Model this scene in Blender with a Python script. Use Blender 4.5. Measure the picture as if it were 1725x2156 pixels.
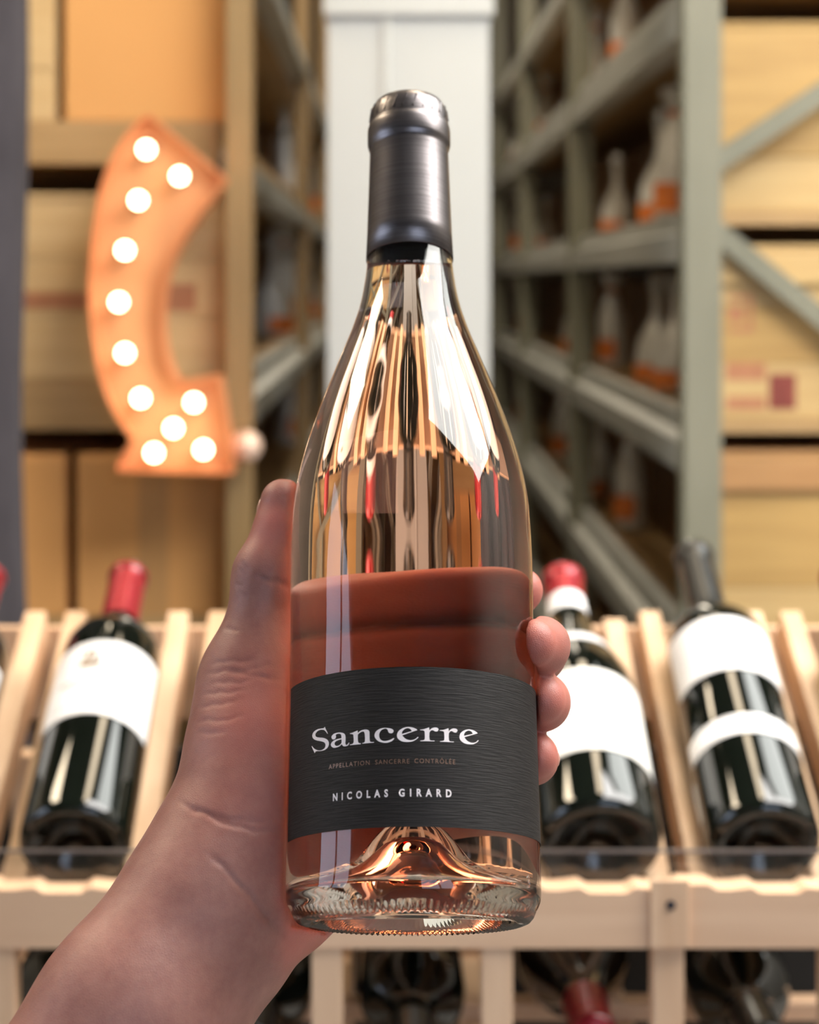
import bpy, bmesh, math, random
import numpy as np
from mathutils import Vector, Matrix

random.seed(7)
PI = math.pi
R_ = math.radians
for o in list(bpy.data.objects):
    bpy.data.objects.remove(o)
SC = bpy.context.scene
COL = SC.collection

# ------------------------------------------------------------------ camera
H = 1.40                      # eye height
FPX, PX0, PY0 = 3900.0, 815.0, 590.0
cam_d = bpy.data.cameras.new('camera')
cam = bpy.data.objects.new('camera', cam_d)
COL.objects.link(cam)
cam.location = (0, 0, H)
cam.rotation_euler = (PI/2, 0, 0)
cam_d.sensor_fit = 'VERTICAL'
cam_d.sensor_height = 36.0
cam_d.sensor_width = 36.0*1725/2156
cam_d.lens = FPX/2156*36.0
cam_d.shift_x = (862.5-PX0)/2156
cam_d.shift_y = -(1078-PY0)/2156
cam_d.clip_start = 0.01
cam_d.dof.use_dof = True
cam_d.dof.focus_distance = 0.632
cam_d.dof.aperture_fstop = 10.0
SC.camera = cam

# ------------------------------------------------------------------ world, exposure
w = bpy.data.worlds.new('world')
SC.world = w
w.use_nodes = True
w.node_tree.nodes['Background'].inputs[0].default_value = (0.72, 0.82, 1.0, 1)
w.node_tree.nodes['Background'].inputs[1].default_value = 6.5
SC.view_settings.view_transform = 'Standard'
SC.view_settings.look = 'None'
SC.view_settings.exposure = -0.62
SC.view_settings.gamma = 1.0
SC.view_settings.use_curve_mapping = False
SC.cycles.use_denoising = True
SC.cycles.max_bounces = 20
SC.cycles.transmission_bounces = 20
SC.cycles.glossy_bounces = 8
SC.cycles.diffuse_bounces = 4
SC.cycles.sample_clamp_indirect = 8.0
SC.cycles.blur_glossy = 0.6

PANEL_KEY, PANEL_SHELF, FILL_AISLE, BULB = 25.0, 25.0, 24.0, 26.0


def at(px, py, y):
    """point on the photograph's ray through (px, py) at depth y"""
    return Vector(((px-PX0)*y/FPX, y, H+(PY0-py)*y/FPX))


# ------------------------------------------------------------------ materials
def new_mat(name):
    m = bpy.data.materials.new(name)
    m.use_nodes = True
    nt = m.node_tree
    return m, nt, nt.nodes['Principled BSDF']


def N(nt, t, **kw):
    n = nt.nodes.new(t)
    for k, v in kw.items():
        setattr(n, k, v)
    return n


def ramp(nt, fac, c0, c1, p0=0.3, p1=0.7):
    r = N(nt, 'ShaderNodeValToRGB')
    r.color_ramp.elements[0].position = p0
    r.color_ramp.elements[1].position = p1
    r.color_ramp.elements[0].color = (*c0, 1)
    r.color_ramp.elements[1].color = (*c1, 1)
    nt.links.new(fac, r.inputs[0])
    return r.outputs[0]


def noise_mat(name, c0, c1, rough=0.6, scale=(20, 20, 20), nscale=1.0, detail=4, metal=0.0, bump=0.0, bscale=None, spec=0.5, coat=0.0, bdist=0.001):
    m, nt, b = new_mat(name)
    tc = N(nt, 'ShaderNodeTexCoord')
    mp = N(nt, 'ShaderNodeMapping')
    mp.inputs['Scale'].default_value = scale
    nz = N(nt, 'ShaderNodeTexNoise')
    nz.inputs['Scale'].default_value = nscale
    nz.inputs['Detail'].default_value = detail
    nt.links.new(tc.outputs['Object'], mp.inputs[0])
    nt.links.new(mp.outputs[0], nz.inputs['Vector'])
    nt.links.new(ramp(nt, nz.outputs[0], c0, c1), b.inputs['Base Color'])
    b.inputs['Roughness'].default_value = rough
    b.inputs['Metallic'].default_value = metal
    b.inputs['Specular IOR Level'].default_value = spec
    b.inputs['Coat Weight'].default_value = coat
    if bump:
        bp = N(nt, 'ShaderNodeBump')
        bp.inputs['Strength'].default_value = bump
        bp.inputs['Distance'].default_value = bdist
        src = nz
        if bscale:
            mp2 = N(nt, 'ShaderNodeMapping')
            mp2.inputs['Scale'].default_value = bscale
            nt.links.new(tc.outputs['Object'], mp2.inputs[0])
            src = N(nt, 'ShaderNodeTexNoise')
            src.inputs['Scale'].default_value = 1.0
            src.inputs['Detail'].default_value = 3
            nt.links.new(mp2.outputs[0], src.inputs['Vector'])
        nt.links.new(src.outputs[0], bp.inputs['Height'])
        nt.links.new(bp.outputs[0], b.inputs['Normal'])
    return m


def wood(name, c0, c1, axis='x', rough=0.55):
    s = {'x': (3, 40, 40), 'y': (40, 3, 40), 'z': (40, 40, 3)}[axis]
    return noise_mat(name, c0, c1, rough, s, 1.0, 5, bump=0.15)


def emit_mat(name, col, strength):
    m = bpy.data.materials.new(name)
    m.use_nodes = True
    nt = m.node_tree
    nt.nodes.clear()
    e = N(nt, 'ShaderNodeEmission')
    e.inputs[0].default_value = (*col, 1)
    e.inputs[1].default_value = strength
    o = N(nt, 'ShaderNodeOutputMaterial')
    nt.links.new(e.outputs[0], o.inputs[0])
    return m


def glass_mat(name, col, ior, absorb=None, density=0.0):
    m = bpy.data.materials.new(name)
    m.use_nodes = True
    nt = m.node_tree
    nt.nodes.clear()
    g = N(nt, 'ShaderNodeBsdfGlass')
    g.inputs['Color'].default_value = (*col, 1)
    g.inputs['Roughness'].default_value = 0.0
    g.inputs['IOR'].default_value = ior
    o = N(nt, 'ShaderNodeOutputMaterial')
    nt.links.new(g.outputs[0], o.inputs[0])
    if absorb:
        v = N(nt, 'ShaderNodeVolumeAbsorption')
        v.inputs[0].default_value = (*absorb, 1)
        v.inputs[1].default_value = density
        nt.links.new(v.outputs[0], o.inputs['Volume'])
    return m


M = {}
M['floor'] = noise_mat('concrete_floor', (.20, .18, .16), (.30, .28, .25), .6, (3, 3, 3))
M['ceiling'] = noise_mat('ceiling_paint', (.10, .10, .10), (.13, .13, .13), .8, (2, 2, 2))
M['wall'] = noise_mat('wall_paint', (.26, .24, .21), (.30, .28, .25), .8, (2, 2, 2))
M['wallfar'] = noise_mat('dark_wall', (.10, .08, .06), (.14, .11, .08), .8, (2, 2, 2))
M['column'] = noise_mat('column_paint', (.47, .475, .45), (.51, .515, .49), .45, (3, 3, 1.5))
M['rackpaint'] = noise_mat('rack_paint', (.17, .165, .115), (.22, .21, .15), .45, (8, 8, 3))
M['tanpaint'] = noise_mat('tan_rack_paint', (.24, .15, .06), (.32, .21, .09), .5, (8, 8, 3))
M['beampaint'] = noise_mat('beam_paint', (.34, .34, .30), (.42, .42, .38), .4, (8, 3, 8))
M['deck'] = wood('shelf_deck', (.36, .22, .09), (.48, .31, .14), 'x')
M['pine'] = wood('crate_pine', (.36, .21, .065), (.49, .31, .105), 'x')
M['pine2'] = wood('crate_pine_pale', (.58, .39, .18), (.68, .49, .25), 'x')
M['pine3'] = wood('crate_pine_light', (.46, .30, .12), (.55, .38, .165), 'x')
M['pinedark'] = wood('crate_rail', (.34, .17, .06), (.46, .25, .10), 'x')
M['darkcrate'] = wood('shade_toned_crate', (.10, .045, .012), (.20, .095, .028), 'z')  # wood darkened to carry the shade on the aisle crates
M['card'] = noise_mat('cardboard', (.68, .34, .11), (.74, .39, .14), .8, (2, 2, 2))
M['cardseam'] = noise_mat('cardboard_tape', (.50, .27, .10), (.56, .31, .12), .5, (4, 4, 4))
M['stamp'] = noise_mat('crate_stamp', (.36, .15, .07), (.45, .20, .10), .7, (60, 60, 60))
M['stampred'] = noise_mat('crate_stamp_red', (.16, .03, .02), (.24, .05, .035), .7, (60, 60, 60))
M['shadeback'] = noise_mat('shade_backing', (.006, .005, .004), (.012, .010, .008), .9, (5, 5, 5))
M['rackwood'] = wood('wine_rack_pine', (.60, .38, .22), (.76, .53, .34), 'y')
M['rackwoodx'] = wood('wine_rack_pine_long', (.58, .36, .22), (.72, .49, .32), 'x')
M['rackwoodz'] = wood('wine_rack_pine_upright', (.60, .38, .23), (.74, .52, .34), 'z')
M['screw'] = noise_mat('dark_screw', (.02, .02, .025), (.04, .04, .05), .4, (90, 90, 90), metal=.6)
M['acrylic'] = glass_mat('clear_acrylic', (.95, .95, .95), 1.49)
M['lipedge'] = noise_mat('frosted_lip_edge', (.10, .085, .08), (.14, .12, .11), .3, (40, 40, 40))
M['darkglass'] = noise_mat('dark_bottle_glass', (.002, .003, .002), (.004, .006, .004), .04, (5, 5, 5), coat=.3)
M['brownglass'] = noise_mat('brown_bottle_glass', (.006, .003, .002), (.010, .006, .003), .06, (5, 5, 5), coat=.3)
M['paper'] = noise_mat('white_label_paper', (.74, .73, .73), (.80, .79, .78), .55, (30, 30, 30))
M['cream'] = noise_mat('cream_label_paper', (.78, .76, .71), (.83, .81, .76), .55, (30, 30, 30))
M['gold'] = noise_mat('gold_print', (.13, .075, .025), (.22, .13, .045), .4, (200, 200, 200), metal=.1)
M['greyink'] = noise_mat('grey_ink', (.30, .28, .27), (.42, .40, .38), .6, (300, 300, 300))
M['redcap'] = noise_mat('red_capsule', (.27, .010, .018), (.36, .02, .03), .3, (40, 40, 40), metal=.3)
M['blackcap'] = noise_mat('black_capsule', (.018, .018, .017), (.028, .028, .026), .28, (40, 40, 40), metal=.2)
M['orange'] = noise_mat('orange_label', (.70, .17, .03), (.85, .26, .05), .5, (40, 40, 40))
M['foil'] = noise_mat('silver_foil', (.62, .61, .58), (.85, .84, .80), .28, (40, 40, 40), metal=.75, bump=.9, bscale=(60, 60, 60), bdist=.01)
M['cello'] = noise_mat('tissue_wrap', (.72, .70, .64), (.88, .86, .80), .3, (30, 30, 30), metal=.1, bump=.9, bscale=(45, 45, 45), bdist=.01)
M['pinkfoil'] = noise_mat('pale_pink_foil', (.70, .48, .36), (.82, .60, .47), .35, (30, 30, 30), metal=.3, bump=.4, bscale=(40, 40, 40), bdist=.005)
M['signface'] = noise_mat('sign_orange_enamel', (.62, .28, .12), (.68, .33, .15), .5, (10, 10, 10))
M['signrim'] = noise_mat('sign_copper_rim', (.72, .26, .10), (.80, .33, .14), .45, (10, 10, 10), metal=.15)
M['bulb'] = emit_mat('bulb_glow', (1.0, .80, .52), BULB)
M['socket'] = noise_mat('bulb_socket', (.75, .62, .45), (.82, .70, .52), .4, (50, 50, 50))
M['cloth'] = noise_mat('charcoal_cloth', (.040, .034, .040), (.062, .054, .062), .85, (30, 30, 8), bump=.3, bscale=(300, 300, 300))
M['panel'] = emit_mat('key_panel_glow', (1.0, .97, .93), PANEL_KEY)
M['panel2'] = emit_mat('shelf_panel_glow', (1.0, .82, .58), PANEL_SHELF)
M['aislefill'] = emit_mat('aisle_fill_glow', (1.0, .88, .70), FILL_AISLE)
M['panel4'] = emit_mat('dim_panel_glow', (.98, 1.0, .95), 14.0)
M['warmfill'] = emit_mat('warm_fill_glow', (1.0, .82, .58), 40.0)  # glow of the two added carton fill lamps
M['lampframe'] = noise_mat('lamp_frame', (.75, .75, .74), (.82, .82, .81), .4, (9, 9, 9))
M['windowframe'] = noise_mat('window_frame', (.06, .06, .06), (.09, .09, .09), .5, (9, 9, 9))
M['pane'] = glass_mat('window_pane', (.97, .98, 1.0), 1.0)
M['glass'] = glass_mat('clear_flint_glass', (.985, .99, .98), 1.50)
M['glassair'] = glass_mat('glass_to_headspace', (1, 1, 1), 1/1.50)
M['wine'] = glass_mat('rose_wine', (1, 1, 1), 1.345/1.50, (.97, .56, .31), 15.0)
M['winetop'] = glass_mat('rose_wine_surface', (1, 1, 1), 1.345, (.97, .56, .31), 15.0)
M['ink'] = noise_mat('white_print', (.74, .68, .68), (.82, .76, .76), .45, (300, 300, 300))
M['copperink'] = noise_mat('bronze_print', (.20, .115, .075), (.29, .175, .12), .35, (900, 900, 900), metal=.3)


def capsule_mat():
    m, nt, b = new_mat('pewter_capsule')
    tc = N(nt, 'ShaderNodeTexCoord')
    mp = N(nt, 'ShaderNodeMapping')
    mp.inputs['Scale'].default_value = (30, 30, 1600)
    nz = N(nt, 'ShaderNodeTexNoise')
    nz.inputs['Scale'].default_value = 1.0
    nz.inputs['Detail'].default_value = 2
    nt.links.new(tc.outputs['Object'], mp.inputs[0])
    nt.links.new(mp.outputs[0], nz.inputs['Vector'])
    nt.links.new(ramp(nt, nz.outputs[0], (.12, .108, .110), (.16, .146, .148)), b.inputs['Base Color'])
    b.inputs['Metallic'].default_value = .95
    b.inputs['Roughness'].default_value = .33
    b.inputs['Anisotropic'].default_value = .4
    bp = N(nt, 'ShaderNodeBump')
    bp.inputs['Strength'].default_value = .06
    bp.inputs['Distance'].default_value = .0005
    nt.links.new(nz.outputs[0], bp.inputs['Height'])
    nt.links.new(bp.outputs[0], b.inputs['Normal'])
    return m


M['capsule'] = capsule_mat()


def label_mat():
    m, nt, b = new_mat('black_laid_paper')
    tc = N(nt, 'ShaderNodeTexCoord')
    mp = N(nt, 'ShaderNodeMapping')
    mp.inputs['Scale'].default_value = (130, 130, 2400)
    nz = N(nt, 'ShaderNodeTexNoise')
    nz.inputs['Scale'].default_value = 1.0
    nz.inputs['Detail'].default_value = 3
    nt.links.new(tc.outputs['Object'], mp.inputs[0])
    nt.links.new(mp.outputs[0], nz.inputs['Vector'])
    nt.links.new(ramp(nt, nz.outputs[0], (.008, .0068, .0065), (.018, .0155, .0145)), b.inputs['Base Color'])
    b.inputs['Roughness'].default_value = .62
    b.inputs['Specular IOR Level'].default_value = .22
    bp = N(nt, 'ShaderNodeBump')
    bp.inputs['Strength'].default_value = .5
    bp.inputs['Distance'].default_value = .0005
    nt.links.new(nz.outputs[0], bp.inputs['Height'])
    nt.links.new(bp.outputs[0], b.inputs['Normal'])
    return m


M['label'] = label_mat()


def skin_mat():
    m, nt, b = new_mat('skin')
    tc = N(nt, 'ShaderNodeTexCoord')
    n1 = N(nt, 'ShaderNodeTexNoise')
    n1.inputs['Scale'].default_value = 70
    n1.inputs['Detail'].default_value = 9
    n1.inputs['Roughness'].default_value = .7
    nt.links.new(tc.outputs['Object'], n1.inputs['Vector'])
    base = ramp(nt, n1.outputs[0], (.235, .098, .080), (.345, .168, .134))
    red = N(nt, 'ShaderNodeAttribute', attribute_name='flush')
    mx = N(nt, 'ShaderNodeMix', data_type='RGBA')
    nt.links.new(red.outputs['Fac'], mx.inputs['Factor'])
    nt.links.new(base, mx.inputs['A'])
    mx.inputs['B'].default_value = (.50, .14, .105, 1)
    nt.links.new(mx.outputs['Result'], b.inputs['Base Color'])
    b.inputs['Roughness'].default_value = .48
    b.inputs['Specular IOR Level'].default_value = .4
    b.inputs['Subsurface Weight'].default_value = .35
    b.inputs['Subsurface Radius'].default_value = (1.0, .35, .2)
    b.inputs['Subsurface Scale'].default_value = .006
    v = N(nt, 'ShaderNodeTexVoronoi', feature='DISTANCE_TO_EDGE')
    v.inputs['Scale'].default_value = 1300
    nt.links.new(tc.outputs['Object'], v.inputs['Vector'])
    n2 = N(nt, 'ShaderNodeTexNoise')
    n2.inputs['Scale'].default_value = 260
    n2.inputs['Detail'].default_value = 4
    nt.links.new(tc.outputs['Object'], n2.inputs['Vector'])
    ad = N(nt, 'ShaderNodeMath', operation='ADD')
    nt.links.new(v.outputs['Distance'], ad.inputs[0])
    nt.links.new(n2.outputs[0], ad.inputs[1])
    bp = N(nt, 'ShaderNodeBump')
    bp.inputs['Strength'].default_value = .22
    bp.inputs['Distance'].default_value = .0005
    nt.links.new(ad.outputs[0], bp.inputs['Height'])
    nt.links.new(bp.outputs[0], b.inputs['Normal'])
    return m


M['skin'] = skin_mat()
M['nail'] = noise_mat('fingernail', (.42, .20, .155), (.50, .26, .20), .3, (80, 80, 80))


# ------------------------------------------------------------------ mesh helpers
def link(name, bm, mat, parent=None, smooth=False, bevel=0.0):
    if bevel:
        bmesh.ops.bevel(bm, geom=bm.edges[:], offset=bevel, segments=2, profile=.5, affect='EDGES', clamp_overlap=True)
    bmesh.ops.recalc_face_normals(bm, faces=bm.faces[:])
    me = bpy.data.meshes.new(name)
    bm.to_mesh(me)
    bm.free()
    return link_mesh(name, me, mat, parent, smooth)


def link_mesh(name, me, mat, parent=None, smooth=False):
    if mat is not None:
        for mm in (mat if isinstance(mat, (list, tuple)) else [mat]):
            me.materials.append(mm)
    if smooth:
        me.polygons.foreach_set('use_smooth', [True]*len(me.polygons))
    o = bpy.data.objects.new(name, me)
    COL.objects.link(o)
    if parent:
        o.parent = parent
    return o


def tag(o, label=None, cat=None, group=None, kind=None):
    if label:
        o['label'] = label
    if cat:
        o['category'] = cat
    if group:
        o['group'] = group
    if kind:
        o['kind'] = kind
    return o


def thing(name, label, cat, loc=(0, 0, 0), rot=(0, 0, 0), group=None):
    o = bpy.data.objects.new(name, None)
    COL.objects.link(o)
    o.location = loc
    o.rotation_euler = rot
    o.empty_display_size = .05
    return tag(o, label, cat, group)


def copy_tree(o, parent=None):
    c = o.copy()
    COL.objects.link(c)
    if parent:
        c.parent = parent
    for ch in o.children:
        copy_tree(ch, c)
    return c


def box(x0, x1, y0, y1, z0, z1, bm=None):
    bm = bm or bmesh.new()
    v = [bm.verts.new((x, y, z)) for x in (x0, x1) for y in (y0, y1) for z in (z0, z1)]
    for f in ((0, 1, 3, 2), (4, 6, 7, 5), (0, 4, 5, 1), (2, 3, 7, 6), (0, 2, 6, 4), (1, 5, 7, 3)):
        bm.faces.new([v[i] for i in f])
    return bm


def bar(p, q, wd, ht, up=(0, 0, 1), bm=None):
    """box beam from p to q, wd along the side vector, ht along up"""
    bm = bm or bmesh.new()
    p, q, up = Vector(p), Vector(q), Vector(up)
    d = (q-p).normalized()
    s = d.cross(up).normalized()
    t = s.cross(d).normalized()
    vs = []
    for c in (p, q):
        for a, b in ((-1, -1), (1, -1), (1, 1), (-1, 1)):
            vs.append(bm.verts.new(c+s*(a*wd/2)+t*(b*ht/2)))
    for f in ((3, 2, 1, 0), (4, 5, 6, 7), (0, 1, 5, 4), (1, 2, 6, 5), (2, 3, 7, 6), (3, 0, 4, 7)):
        bm.faces.new([vs[i] for i in f])
    return bm


def prism(poly, d0, d1, axis='y', bm=None):
    """extrude a 2D polygon (x,z) along y, or (y,z) along x, or (x,y) along z"""
    bm = bm or bmesh.new()
    def mk(a, b, d):
        return {'y': (a, d, b), 'x': (d, a, b), 'z': (a, b, d)}[axis]
    A = [bm.verts.new(mk(a, b, d0)) for a, b in poly]
    Bv = [bm.verts.new(mk(a, b, d1)) for a, b in poly]
    bm.faces.new(A[::-1])
    bm.faces.new(Bv)
    n = len(poly)
    for i in range(n):
        j = (i+1) % n
        bm.faces.new((A[i], A[j], Bv[j], Bv[i]))
    return bm


def lathe(prof, segs=48, bm=None, mod=None):
    """revolve (r, z) pairs about z; r=0 ends close to a point"""
    bm = bm or bmesh.new()
    rings = []
    for k, (r, z) in enumerate(prof):
        if r < 1e-7:
            rings.append([bm.verts.new((0, 0, z))])
        else:
            ring = []
            for i in range(segs):
                a = 2*PI*i/segs
                rr, zz = (r, z) if mod is None else mod(k, i, r, z)
                ring.append(bm.verts.new((rr*math.cos(a), rr*math.sin(a), zz)))
            rings.append(ring)
    for a, b in zip(rings, rings[1:]):
        if len(a) == 1 and len(b) == 1:
            continue
        for i in range(segs):
            j = (i+1) % segs
            if len(a) == 1:
                bm.faces.new((a[0], b[j], b[i]))
            elif len(b) == 1:
                bm.faces.new((a[i], a[j], b[0]))
            else:
                bm.faces.new((a[i], a[j], b[j], b[i]))
    return bm


def patch(rad, th0, th1, z0, z1, n=40, thick=.0002, zn=1):
    """label: curved shell of radius rad centred on local -y; rad may be a function of z"""
    bm = bmesh.new()
    f = rad if callable(rad) else (lambda z: rad)
    g = []
    for lay in (0, thick):
        rows = []
        for k in range(zn+1):
            z = z0+(z1-z0)*k/zn
            rows.append([bm.verts.new(((f(z)+lay)*math.sin(t), -(f(z)+lay)*math.cos(t), z)) for t in [th0+(th1-th0)*i/n for i in range(n+1)]])
        g.append(rows)
    for lay, rows in enumerate(g):
        for k in range(zn):
            for i in range(n):
                q = (rows[k][i], rows[k][i+1], rows[k+1][i+1], rows[k+1][i])
                bm.faces.new(q if lay else q[::-1])
    I, O = g
    for i in range(n):
        bm.faces.new((I[0][i], I[0][i+1], O[0][i+1], O[0][i]))
        bm.faces.new((I[-1][i+1], I[-1][i], O[-1][i], O[-1][i+1]))
    for k in range(zn):
        bm.faces.new((I[k+1][0], I[k][0], O[k][0], O[k+1][0]))
        bm.faces.new((I[k][-1], I[k+1][-1], O[k+1][-1], O[k][-1]))
    return bm


def crom(pts, n=4):
    """closed Catmull-Rom through pts; points with a third entry are sharp corners"""
    out = []
    m = len(pts)
    for i in range(m):
        p1, p2 = pts[i], pts[(i+1) % m]
        p0 = pts[i-1] if len(p1) < 3 else p1
        p3 = pts[(i+2) % m] if len(p2) < 3 else p2
        for k in range(n):
            t = k/n
            out.append(tuple(.5*(2*p1[c]+(p2[c]-p0[c])*t+(2*p0[c]-5*p1[c]+4*p2[c]-p3[c])*t*t+(3*p1[c]-p0[c]-3*p2[c]+p3[c])*t**3) for c in (0, 1)))
    return out


def interp_profile(pts, n):
    """smooth (r,z) profile through pts by z using monotone-ish Catmull-Rom"""
    out = []
    for i in range(len(pts)-1):
        p0, p1, p2, p3 = pts[max(i-1, 0)], pts[i], pts[i+1], pts[min(i+2, len(pts)-1)]
        for k in range(n):
            t = k/n
            out.append(tuple(.5*(2*p1[c]+(p2[c]-p0[c])*t+(2*p0[c]-5*p1[c]+4*p2[c]-p3[c])*t*t+(3*p1[c]-p0[c]-3*p2[c]+p3[c])*t**3) for c in (0, 1)))
    out.append(tuple(pts[-1]))
    return out


# ------------------------------------------------------------------ the room
CEIL = 2.90
tag(link('floor', box(-2.6, 2.8, -2.6, 8.2, -.1, 0), M['floor']), kind='structure', label='grey concrete shop floor', cat='floor')
tag(link('ceiling', box(-2.6, 2.8, -2.6, 8.2, CEIL, CEIL+.1), M['ceiling']), kind='structure', label='dark grey painted shop ceiling', cat='ceiling')
bm = box(-2.6, -2.5, -2.5, -.75, 0, CEIL)
box(-2.6, -2.5, .85, 8.1, 0, CEIL, bm)
box(-2.6, -2.5, -.75, .85, 0, 1.1, bm)
box(-2.6, -2.5, -.75, .85, 2.6, CEIL, bm)
tag(link('wall_left', bm, M['wall']), kind='structure', label='plain beige side wall beyond the curtain', cat='wall')
wn = tag(link('window_2', box(-2.56, -2.555, -.75, .85, 1.1, 2.6), M['pane']), kind='structure', label='side window with a dark frame beyond the forearm', cat='window')
for y in (-.72, .05, .82):
    link('window_frame', box(-2.6, -2.5, y-.03, y+.03, 1.1, 2.6), M['windowframe'], wn)
for z in (1.13, 2.57):
    link('window_frame', box(-2.6, -2.5, -.75, .85, z-.03, z+.03), M['windowframe'], wn)
tag(link('wall_right', box(2.7, 2.8, -2.5, 8.1, 0, CEIL), M['wall']), kind='structure', label='plain beige side wall beyond the crates', cat='wall')
tag(link('wall_far', box(-2.5, 2.7, 8.1, 8.2, 0, CEIL), M['wallfar']), kind='structure', label='dark wall closing the end of the aisle', cat='wall')
bm = box(-2.6, .3, -2.6, -2.5, 0, CEIL)
box(2.3, 2.8, -2.6, -2.5, 0, CEIL, bm)
box(.3, 2.3, -2.6, -2.5, 0, .8, bm)
box(.3, 2.3, -2.6, -2.5, 2.75, CEIL, bm)
tag(link('wall_back', bm, M['wall']), kind='structure', label='wall with the shop window opposite the shelves', cat='wall')
wn = tag(link('window_1', box(.3, 2.3, -2.56, -2.555, .8, 2.75), M['pane']), kind='structure', label='wide shop window with a dark frame', cat='window')
for x in (.33, 1.3, 2.27):
    link('window_frame', box(x-.03, x+.03, -2.6, -2.5, .8, 2.75), M['windowframe'], wn)
for z in (.83, 2.72):
    link('window_frame', box(.3, 2.3, -2.6, -2.5, z-.03, z+.03), M['windowframe'], wn)

# the white column in the aisle
cy = 2.62
cx0, cx1 = (690-PX0)*cy/FPX, (1031-PX0)*cy/FPX
cxm = (812-PX0)*cy/FPX
poly = [(cx0, cy), (cxm-.006, cy), (cxm-.003, cy-.006), (cxm+.003, cy-.006), (cxm+.006, cy), (cx1, cy), (cx1, cy+.24), (cx0, cy+.24)]
colo = link('column', prism(poly, 0, CEIL, 'z'), M['column'])
tag(colo, 'white painted square column standing in the aisle behind the bottle', 'column', kind='structure')
link('column_band', box(cx0-.006, cx1+.006, cy-.010, cy+.246, H+(PY0-35)*cy/FPX, H+(PY0-35)*cy/FPX+.16), M['column'], colo, bevel=.003)


# ceiling lamps (out of frame; some reflected in the glass, some added as fill)
def ceiling_lamp(label, x0, x1, y0, y1, glow):
    t = thing('ceiling_light', label, 'ceiling light', ((x0+x1)/2, (y0+y1)/2, CEIL))
    hx, hy = (x1-x0)/2, (y1-y0)/2
    link('diffuser', box(-hx, hx, -hy, hy, -.045, -.035), glow, t)
    bm = box(-hx-.03, hx+.03, -hy-.03, -hy, -.05, 0)
    box(-hx-.03, hx+.03, hy, hy+.03, -.05, 0, bm)
    box(-hx-.03, -hx, -hy, hy, -.05, 0, bm)
    box(hx, hx+.03, -hy, hy, -.05, 0, bm)
    link('frame', bm, M['lampframe'], t)


ceiling_lamp('large white ceiling panel light beside the column aisle', .42, 2.62, .26, 1.50, M['panel'])
ceiling_lamp('added warm fill panel on the ceiling, forearm side', -1.75, -1.20, 1.05, 1.95, M['warmfill'])  # unseen lamp, added to brighten the left cartons
ceiling_lamp('dimmer white ceiling panel light above the pine crates', .90, 2.62, 1.58, 2.40, M['panel4'])
ceiling_lamp('warm ceiling strip light over the crest bottle', .16, .42, 1.0, 2.3, M['panel2'])
ceiling_lamp('added warm fill strip on the ceiling over the cartons', -1.5, -.35, 2.27, 2.48, M['warmfill'])  # second added lamp out of view, lifts the carton fronts
ceiling_lamp('added long warm fill strip on the ceiling down the shelf aisle', -.02, .22, 3.0, 7.0, M['aislefill'])  # unseen strip, added and lengthened to brighten the aisle

# ------------------------------------------------------------------ storage racks
RY = 2.70            # depth of the rack ends
XR, XL = .436, -.197


def beam_profile(x, z0, z1, side):
    """stepped box beam cross-section in x,z; side=-1: lip towards -x"""
    s = side
    zm = z0+(z1-z0)*.55
    return [(x, z0), (x+s*-.045, z0), (x+s*-.045, z1), (x+s*-.022, z1), (x+s*-.022, zm+.006), (x, zm)]


def make_rack(name, label, x, sgn, beams, post_ys, post_xc, width, pw, braces, pm):
    t = thing(name, label, 'storage rack', (post_xc, RY, 0), group='pallet racks along the aisle')
    def L(bm, nm, mat):
        bmesh.ops.translate(bm, verts=bm.verts[:], vec=(-post_xc, -RY, 0))
        return link(nm, bm, mat, t)
    for py in post_ys:
        for xc in (post_xc, post_xc+sgn*width):
            bm = bmesh.new()
            # C-shaped post
            o0, o1 = xc-pw/2, xc+pw/2
            prism([(o0, py), (o1, py), (o1, py+.055), (o1-.012, py+.055), (o1-.012, py+.012), (o0+.012, py+.012), (o0+.012, py+.055), (o0, py+.055)], 0, CEIL-.1, 'z', bm)
            L(bm, 'post', pm)
    for z0, z1 in beams:
        for ya, yb in zip(post_ys, post_ys[1:]):
            L(prism([(a, b+H) for a, b in beam_profile(x, z0, z1, -sgn)][::1], ya+.05, yb+.004, 'y'), 'beam', M['beampaint'])
    for p, q in braces:
        L(bar(p, q, .012, .026, (0, -1, 0)) if False else bar(p, q, .030, .020, (0, 1, 0)), 'brace', M['rackpaint'])
    return t


bR = [(.70, .785), (.366, .458), (.028, .105), (-.285, -.205), (-.63, -.54), (-1.0, -.92)]
bR_posts = [RY, 4.39, 6.05, 7.6]
pxR = (1481-PX0)*RY/FPX
zz = lambda py, y=RY: H+(PY0-py)*y/FPX
xx = lambda px, y=RY: (px-PX0)*y/FPX
brR = [((xx(1508), RY+.03, zz(345)), (xx(1508)+.86, RY+.03, zz(345)+.86*.66)),
       ((xx(1508), RY+.045, zz(475)), (xx(1508)+.86, RY+.045, zz(475)-.86*.83)),
       ((xx(1508), RY+.03, zz(1480)), (xx(1508)+.86, RY+.03, zz(1480)+.86*.45))]
make_rack('storage_rack', 'olive grey steel pallet rack holding pine wine crates', XR, 1, bR, bR_posts, pxR, .90, .054, brR, M['rackpaint'])
bL = [(.50, .56), (.134, .191), (-.213, -.147), (-.56, -.49), (-.92, -.85)]
pxL = (503-PX0)*2.64/FPX
frontL = [(.56, .50), (.232, .17), (-.145, -.218), (-.49, -.56), (-.85, -.92)]
make_rack('storage_rack', 'tan steel pallet rack holding cartons behind the lit arrow sign', XL, -1, bL, [2.64, 4.6, 6.3, 7.6], pxL, .95, .036, [], M['tanpaint'])
namesR = ['top', 'second', 'third', 'fourth', 'fifth', 'lowest']
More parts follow.
